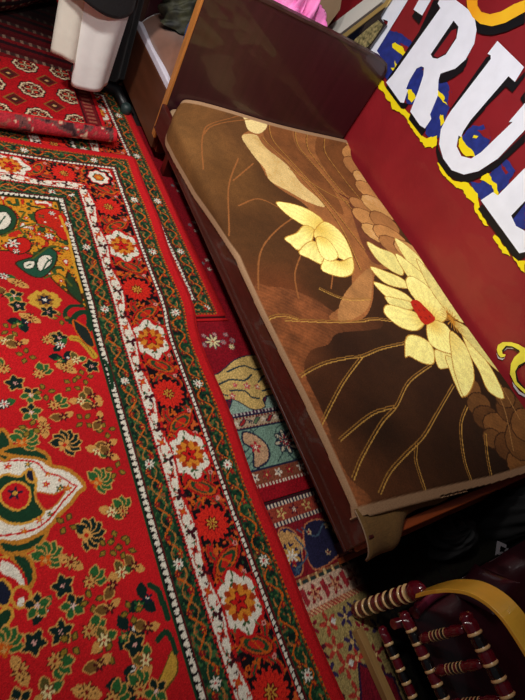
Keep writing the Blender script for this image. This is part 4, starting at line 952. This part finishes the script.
def crumple(name, c, r, m, seed, label, cat, lobes=7, rough=.35, group=None):
    """soft heap of cloth: a dense dome folded by ridged waves"""
    rr = np.random.default_rng(seed); n = 90; th = np.linspace(0, 2*PI, n); ph = np.linspace(.02, PI*.5, 40)
    T, Ph = np.meshgrid(th, ph); k = np.ones(T.shape)
    for i in range(lobes):
        a, b, p = rr.integers(1, 7), rr.uniform(2, 8), rr.uniform(0, 6)
        w = np.sin(a*T+b*Ph+p); k += rough/lobes*2.0*(np.abs(w)-.5)
    k = k*np.ones(T.shape); k[:, -1] = k[:, 0]
    P = np.stack([c[0]+r[0]*k*np.sin(Ph)*np.cos(T), c[1]+r[1]*k*np.sin(Ph)*np.sin(T), c[2]+r[2]*k*np.cos(Ph)], -1)
    o = grid_obj(name, P, None, m, origin=tuple(c)); tag(o, label, cat, group); return o
M_pink = mat('pink_cotton', (222, 96, 176), .8, rgb2=(240, 150, 205), nscale=9, bump=.3, bscale=30)
crumple('garment', (1.58, 2.22, .46), (.20, .12, .335), M_pink, 4, 'crumpled bright pink garment piled behind the top of the headboard', 'clothing', 9, .5)
M_leafy = mat('black_cloth_with_leaves', (10, 12, 12), .7, rgb2=(58, 58, 34), nscale=26)
crumple('scarf', (1.22, 2.49, .46), (.13, .08, .12), M_leafy, 8, 'black scarf with yellow-green leaf print lying on the brown suede cover', 'clothing', 9, .5)
M_denim = mat('blue_denim', (66, 92, 140), .85, noise=.3, nscale=40)
crumple('jeans', (1.26, 2.30, .46), (.10, .09, .20), M_denim, 9, 'folded blue denim close behind the left end of the headboard', 'clothing', 8, .4)

def back_items():
    # tan panel, white-framed dark glass leaning in the corner behind the headboard
    Yb = 2.30
    def q(px, y=Yb): return [(min(p[0], 2.06), p[1], p[2]) for p in (tuple(at(a, b, 1, y)) for a, b in px)]
    def w(px, x): return [tuple(at(a, b, 0, x)) for a, b in px]
    M_tan = mat('tan_board', (150, 126, 98), .7, rgb2=(170, 146, 116), nscale=6)
    root = empty('board', (1.9, 2.36, .5), 'tan board leaning behind the headboard beyond the pink garment', 'board')
    MB().prism(q([(250, -60), (352, -60), (340, 10), (322, 34), (290, 34), (250, 60), (240, 0)], 2.42), (0, .02, 0)).build('panel', M_tan, root, bevel=.002)
    r = empty('picture', (2.0, 2.3, .5), 'dark glass picture in a white and gold frame leaning in the corner behind the headboard', 'picture')
    M_wf = mat('white_frame_paint', (214, 210, 202), .4); M_gf = mat('gold_inner_frame', (206, 176, 110), .3, metal=.5)
    M_gl = mat('black_glass', (14, 17, 28), .08, coat=1.0, spec=.8)
    pane = w([(332, 43), (384, 4), (390, -6), (385, 8), (380, 17), (386, 25), (374, 42), (367, 52), (352, 58), (340, 54)], 2.055)
    MB().prism(pane, (.012, 0, 0)).build('glass', M_gl, r)
    f = MB().prism(w([(316, 36), (366, -2), (378, -12), (389, -8), (381, 2), (330, 41), (322, 46)], 2.045), (.022, 0, 0)).build('frame', M_wf, r, bevel=.002)
    MB().prism(w([(334, 41), (384, 3), (390, -5), (392, -3), (386, 6), (337, 44)], 2.050), (.01, 0, 0)).build('frame_slip', M_gf, r)
    # ornate reflection in the glass, painted as a mottled patch
    m = mat('mottled_reflection', (60, 62, 40), .4, rgb2=(176, 160, 110), nscale=60)
    MB().prism(w([(346, 47), (368, 28), (378, 20), (383, 25), (372, 42), (362, 52)], 2.052), (.002, 0, 0)).build('reflection', m, r)
back_items()

# ------------------------------------------------------------------ clothes rail with white and black garments
def rail_and_garments():
    root = empty('clothes_rack', (.95, 2.5, 0), 'black clothes rack on a curved base with rubber feet beside the cot', 'clothes rack')
    M_bk = mat('black_powder_coat', (14, 15, 18), .35); M_rub = mat('dark_green_rubber', (36, 52, 52), .5)
    MB().tube([(.80, 2.62, .035), (.90, 2.54, .05), (.98, 2.50, .05), (1.0, 2.40, .03)], .028).build('base', M_bk, root)
    for p in ((.80, 2.63, .03), (1.0, 2.385, .028)):
        MB().turned((p[0], p[1], 0), (p[0], p[1], .06), [(0, .016, 0), (.006, .026, 0), (.045, .027, 0), (.06, .014, 0)]).build('foot', M_rub, root)
    MB().tube([(.96, 2.53, .04), (.96, 2.53, 1.45)], .014).build('pole', M_bk, root)
    MB().tube([(.45, 2.53, 1.45), (1.1, 2.53, 1.45)], .013).build('rail', M_bk, root)
    def garment(name, cx, cy, rx, ry, z0, z1, m, label, seed, hem=lambda t: 0, taper=.75, waves=7, amp=.05, slit=None):
        rr = np.random.default_rng(seed); n = 160; th = np.linspace(0, 2*PI, n); zs = np.linspace(0, 1, 60)
        T, V = np.meshgrid(th, zs); ph = rr.uniform(0, 6, 3)
        k = 1+amp*(1-V*.6)*np.sin(waves*T+ph[0])+amp*.6*(1-V)*np.sin((waves*2-3)*T+ph[1]+V*2)
        w = 1-(1-taper)*V
        zb = z0+hem(T)
        P = np.stack([cx+rx*w*k*np.cos(T), cy+ry*w*k*np.sin(T), zb+(z1-zb)*V], -1)
        P[:, -1] = P[:, 0]
        o = grid_obj(name, P, None, m, origin=(cx, cy, z0), solid=.004); tag(o, label, 'clothing'); return o
    M_w = mat('white_cotton', (250, 250, 248), .8, noise=.03, nscale=12, bump=.25, bscale=18)
    M_w2 = mat('ivory_cotton', (242, 238, 224), .8, noise=.03, nscale=12, bump=.3, bscale=18)
    M_coat = mat('black_wool', (16, 16, 20), .9, noise=.2, nscale=30, bump=.2, bscale=80, sheen=.1)
    # white robe: main panel; a shorter ivory layer on its left
    garment('robe', .79, 2.38, .080, .058, .12, 1.38, M_w, 'long white cotton robe hanging from the clothes rack under a black coat', 3, taper=1.9, waves=4, amp=.06, hem=lambda t: .02*np.cos(t-.3))
    garment('shirt', .665, 2.40, .052, .055, .20, 1.38, M_w2, 'shorter ivory shirt hanging against the left side of the white robe', 5, taper=.95, waves=3, amp=.08, hem=lambda t: .02*np.cos(t+2))
    garment('coat', .72, 2.385, .175, .12, .505, 1.41, M_coat, 'black coat hanging over the white robe', 6, taper=.85, waves=4, amp=.04, hem=lambda t: .03*np.sin(2*t+.5))
    garment('coat', .93, 2.60, .09, .09, .09, 1.41, M_coat, 'long black coat hanging behind the rack beside the cot post', 7, taper=.85, waves=6, amp=.06)
rail_and_garments()

# ------------------------------------------------------------------ bentwood armchair with striped turned spindles
M_mar = mat('maroon_lacquer', (92, 10, 26), .16, coat=.6); M_bl = mat('black_lacquer', (12, 10, 12), .15, coat=.6); M_cr = mat('cream_lacquer_ring', (226, 186, 130), .25, coat=.4)
M_gd = mat('golden_bent_plywood', (226, 172, 58), .28, noise=.16, nscale=10, coat=.5, stretch=(1, .5, .5)); M_run = mat('pale_runner_wood', (168, 128, 76), .5, noise=.2, nscale=16, stretch=(3, .3, 3))
M_leather = mat('maroon_leather', (40, 11, 19), .28, noise=.25, nscale=8, coat=.3, bump=.25, bscale=14)
M_piping = mat('shiny_maroon_leather', (104, 34, 56), .15, coat=.8)  # pink shine on the leather fold painted into this lighter colour
def beads(L, r, pitch, ring, cols=(0, 1), ends=.0, neck=.8, taper=0):
    """lathe profile of alternating maroon/black beads with cream rings between"""
    prof = []; t = 0; k = 0
    if ends: prof += [(0, r*.55, 0), (ends*.5, r*1.0, 0), (ends, r*.8, 0)]; t = ends
    lim = L-ends
    while t < lim-1e-4:
        b = min(pitch, lim-t); sc = 1-taper*t/L; c = cols[k % len(cols)]
        prof += [(t, r*neck*sc, c), (t+b*.18, r*.97*sc, c), (t+b*.5, r*sc, c), (t+b*(1-ring)*.97, r*.9*sc, c),
                 (t+b*(1-ring), r*.93*sc, 2), (t+b*(1-ring*.5), r*1.05*sc, 2), (t+b*.985, r*.95*sc, 2)]
        t += b; k += 1
    if ends: prof += [(L-ends, r*.8, 0), (L-ends*.5, r, 0), (L, r*.5, 0)]
    else: prof += [(L, r*neck, prof[-1][2])]
    return prof
def chair():
    root = empty('armchair', (1.40, -.45, 0), 'bentwood armchair with striped turned maroon spindles and maroon leather seat below the bed foot', 'chair')
    ML = [M_mar, M_bl, M_cr]
    def side(X, dy=0):
        before = set(root.children)
        # front post
        MB().turned((X, -.127, .008), (X, -.127, .262), beads(.254, .024, .0335, .21, (0, 0, 1), neck=.84)).build('post', ML, root)
        k = MB().turned((X, -.127, .258), (X, -.127, .326), [(0, .014, 0), (.012, .022, 0), (.03, .027, 0), (.05, .022, 0), (.062, .012, 0), (.068, .004, 0)]).build('finial', M_mar, root)
        # long turned rails
        for z, r, y0 in ((.09, .0145, -.185), (.205, .0165, -.165), (.41, .0195, -.205)):
            dx = 0
            MB().turned((X+dx, y0, z), (X+dx, -.86, z), beads(abs(-.86-y0), r, .034, .24, (0, 1), ends=.02)).build('rail', ML, root)
        # short spindles between the two upper rails
        for y in (-.241, -.321, -.401, -.481, -.561, -.641, -.721):
            L = .165; prof = [(0, .008, 0), (.012, .013, 0), (.03, .0145, 0), (.042, .010, 0)]
            for i in range(5):
                t = .044+i*.013; prof += [(t, .010, 2), (t+.003, .0135, 2), (t+.0045, .011, 2), (t+.0055, .0125, (0, 1)[i % 2]), (t+.0115, .0125, (0, 1)[i % 2])]
            prof += [(.112, .011, 0), (.125, .0145, 0), (.15, .012, 0), (L, .008, 0)]
            MB().turned((X, y, .222), (X, y, .222+L), prof, 14).build('spindle', ML, root)
        # bent golden arm: wide flat strip arching from the front post backwards
        ctrl = [(-.136, .245), (-.137, .30), (-.138, .37), (-.146, .43), (-.168, .487), (-.213, .528), (-.28, .543), (-.40, .545), (-.54, .525), (-.68, .46), (-.78, .35), (-.84, .22), (-.86, .10), (-.86, .03)]
        g = smooth_pts([(0, a, b) for a, b in ctrl], 6, False)
        mb = MB(); n = len(g); vs = []
        for i, p in enumerate(g):
            p = np.array(p); dd = np.array(g[min(i+1, n-1)])-np.array(g[max(i-1, 0)]); dd /= np.linalg.norm(dd); nn = np.array([0, dd[2], -dd[1]])
            f = min(1, i/14); w = (.010+.026*f)
            for sx, sn in ((-1, -1), (1, -1), (1, 1), (-1, 1)): vs.append((X+.0+sx*w, p[1]+nn[1]*sn*.005, p[2]+nn[2]*sn*.005))
        fs = []
        for i in range(n-1):
            for j in range(4): fs.append((i*4+j, i*4+(j+1) % 4, (i+1)*4+(j+1) % 4, (i+1)*4+j))
        fs += [(3, 2, 1, 0), ((n-1)*4, (n-1)*4+1, (n-1)*4+2, (n-1)*4+3)]
        mb.add(vs, fs, 0, False); mb.build('arm', M_gd, root, bevel=.0015)
        # floor runner
        MB().prism([(X-.045, -.17, .005), (X-.018, -.17, .005), (X-.004, -.86, .005), (X-.033, -.86, .005)], (0, 0, .028)).build('runner', M_run, root, bevel=.003)
        for ch in set(root.children)-before: ch.location.y += dy
    side(1.085); side(2.03, -.17)
    # seat pad with front welt, slightly sagging
    xs = np.linspace(1.12, 1.995, 70); ys = np.linspace(-.82, -.17, 60); X, Y = np.meshgrid(xs, ys)
    u = (X-1.557)/.4375; v = (Y+.495)/.325
    Z = .185+.05*(1-np.abs(u)**6)*(1-np.abs(v)**8)-.02*np.exp(-(u**2+v**2)*2)+.004*np.sin(u*14)*np.sin(v*5+u*3)
    s = grid_obj('seat', np.stack([X, Y, Z], -1), None, M_leather, root)
    MB().tube(smooth_pts([(1.125, -.185, .20), (1.2, -.17, .205), (1.27, -.17, .20), (1.33, -.18, .19)], 5, False), .017).build('welt', M_piping, s)
    MB().box((1.12, -.82, .14), (1.995, -.17, .185)).build('seat_frame', M_bl, root, bevel=.004)
    MB().tube([(1.085, -.19, .145), (2.03, -.33, .145)], .014).build('cross_bar', M_mar, root)
    MB().tube([(1.085, -.84, .145), (2.03, -.84, .145)], .014).build('cross_bar', M_mar, root)
    # backrest cushion at the camera end
    xs = np.linspace(1.13, 1.98, 40); vs_ = np.linspace(0, 1, 30); X, V = np.meshgrid(xs, vs_); u = (X-1.555)/.425
    Yb = -.80-.12*V+.03*(1-u**4)*(1-(2*V-1)**4); Zb = .23+.42*V
    grid_obj('backrest', np.stack([X, Yb, Zb], -1), None, M_leather, root, solid=.05)
chair()
# maroon cushion standing in front of the seat and dark things on the floor at the right
def cushion():
    n = 26; us = np.linspace(-1, 1, n); U, V = np.meshgrid(us, us)
    th = .02*((1-U**4)*(1-V**4))**.6
    a = np.array([.76, -.40, .30]); 
    A = np.array([.065, .02, .02]); B = np.array([.01, -.045, .05]); N = np.cross(A, B); N /= np.linalg.norm(N)
    c0 = np.array(list(at(484, 588, 2, .26)))
    P = c0+U[..., None]*A*(1-.06*(1-V[..., None]**2))+V[..., None]*B*(1-.06*(1-U[..., None]**2))
    Pt = np.concatenate([P+N*th[..., None], (P-N*th[..., None])[::-1]], 0)
    o = grid_obj('cushion', Pt, None, M_leather, origin=tuple(c0*[1, 1, 0])); tag(o, 'maroon leather cushion standing behind the golden bent arm of the chair', 'cushion')
cushion()
M_bag = mat('black_bag_cloth', (9, 9, 12), .85, bump=.4, bscale=16)
bag = crumple('bag', (1.64, -.055, .0), (.11, .07, .10), M_bag, 12, 'black crumpled bag with pale grey patches on the floor at the right edge', 'bag', 8, .4)
crumple('darkener', (1.95, -.08, .0), (.085, .09, .34), mat('black_darkener_cloth', (10, 9, 12), .9, bump=.3, bscale=20), 15, 'tall black cloth bundle added to hide the lit banner beside the bed foot', 'darkener', 8, .3)  # black cloth added where the lit lower wall came out too bright
M_patch = mat('pale_grey_patch', (120, 116, 122), .5)
def patch(px, z): return [tuple(at(a, b, 2, z)) for a, b in px]
for q in ([(497, 541), (506, 545), (504, 560), (495, 556)], [(507, 549), (518, 556), (515, 567), (505, 562)], [(500, 546), (509, 550), (506, 556), (499, 552)]):
    MB().prism(patch(q, .105), (0, 0, .003)).build('patch', M_patch, bag, label='pale grey patch')
M_box = mat('olive_box_card', (66, 56, 30), .8, noise=.2, nscale=10)
b = MB().box((1.60, .06, .004), (1.84, .26, .15)); bx = b.build('storage_box', M_box, origin=(1.72, .16, 0), bevel=.004); tag(bx, 'dim olive cardboard box on the floor under the foot of the bed', 'box')
MB().box((1.595, .055, .125), (1.845, .265, .155)).build('lid', mat('olive_box_lid', (74, 62, 36), .8), None, bevel=.004)
lid = bpy.data.objects['lid']; lid.parent = bx; lid.location = (-1.72, -.16, 0)

# ------------------------------------------------------------------ camera
cam = bpy.data.cameras.new('camera'); co = bpy.data.objects.new('camera', cam); COL.objects.link(co)
from mathutils import Matrix
R = Matrix(((CM[0][0], -CM[1][0], -CM[2][0]), (CM[0][1], -CM[1][1], -CM[2][1]), (CM[0][2], -CM[1][2], -CM[2][2])))
co.matrix_world = Matrix.Translation(EYE.tolist()) @ R.to_4x4()
cam.sensor_fit = 'VERTICAL'; cam.sensor_height = 24; cam.lens = 24*FPX/700; cam.clip_start = .02
scn.camera = co

# ------------------------------------------------------------------ light
def area(name, loc, target, size, power, col, spread=PI):
    l = bpy.data.lights.new(name, 'AREA'); l.size = size; l.energy = power; l.color = col; l.spread = spread
    o = bpy.data.objects.new(name, l); COL.objects.link(o); o.location = loc
    from mathutils import Vector
    o.rotation_euler = (Vector(target)-Vector(loc)).to_track_quat('-Z', 'Y').to_euler(); return o
def spot(name, loc, target, ang, blend, power, col, r=.08):
    l = bpy.data.lights.new(name, 'SPOT'); l.energy = power; l.color = col; l.spot_size = math.radians(ang); l.spot_blend = blend; l.shadow_soft_size = r
    o = bpy.data.objects.new(name, l); COL.objects.link(o); o.location = loc
    from mathutils import Vector
    o.rotation_euler = (Vector(target)-Vector(loc)).to_track_quat('-Z', 'Y').to_euler(); return o
spot('overhead_spot', (-.6, 1.3, 2.55), (.85, 1.5, 0), 84, .9, 190, (1.0, .95, .88), .10)
spot('overhead_spot', (.15, .8, 2.6), (2.0, 1.4, .75), 66, .8, 210, (1.0, .96, .93), .12)
spot('overhead_spot', (.15, -.2, 2.6), (.72, 2.35, .25), 34, .8, 95, (1.0, .97, .94), .06)  # added frontal spot that brightens the white robe and far left corner
area('fill_panel', (.2, 1.2, 2.65), (.6, 1.1, 0), 1.0, 10, (1.0, .96, .9))  # unseen soft fill light from above
w = bpy.data.worlds.new('world'); scn.world = w; w.use_nodes = True
w.node_tree.nodes['Background'].inputs[0].default_value = (.9, .85, .9, 1); w.node_tree.nodes['Background'].inputs[1].default_value = .06
scn.view_settings.view_transform = 'Standard'; scn.view_settings.look = 'None'; scn.view_settings.exposure = 0
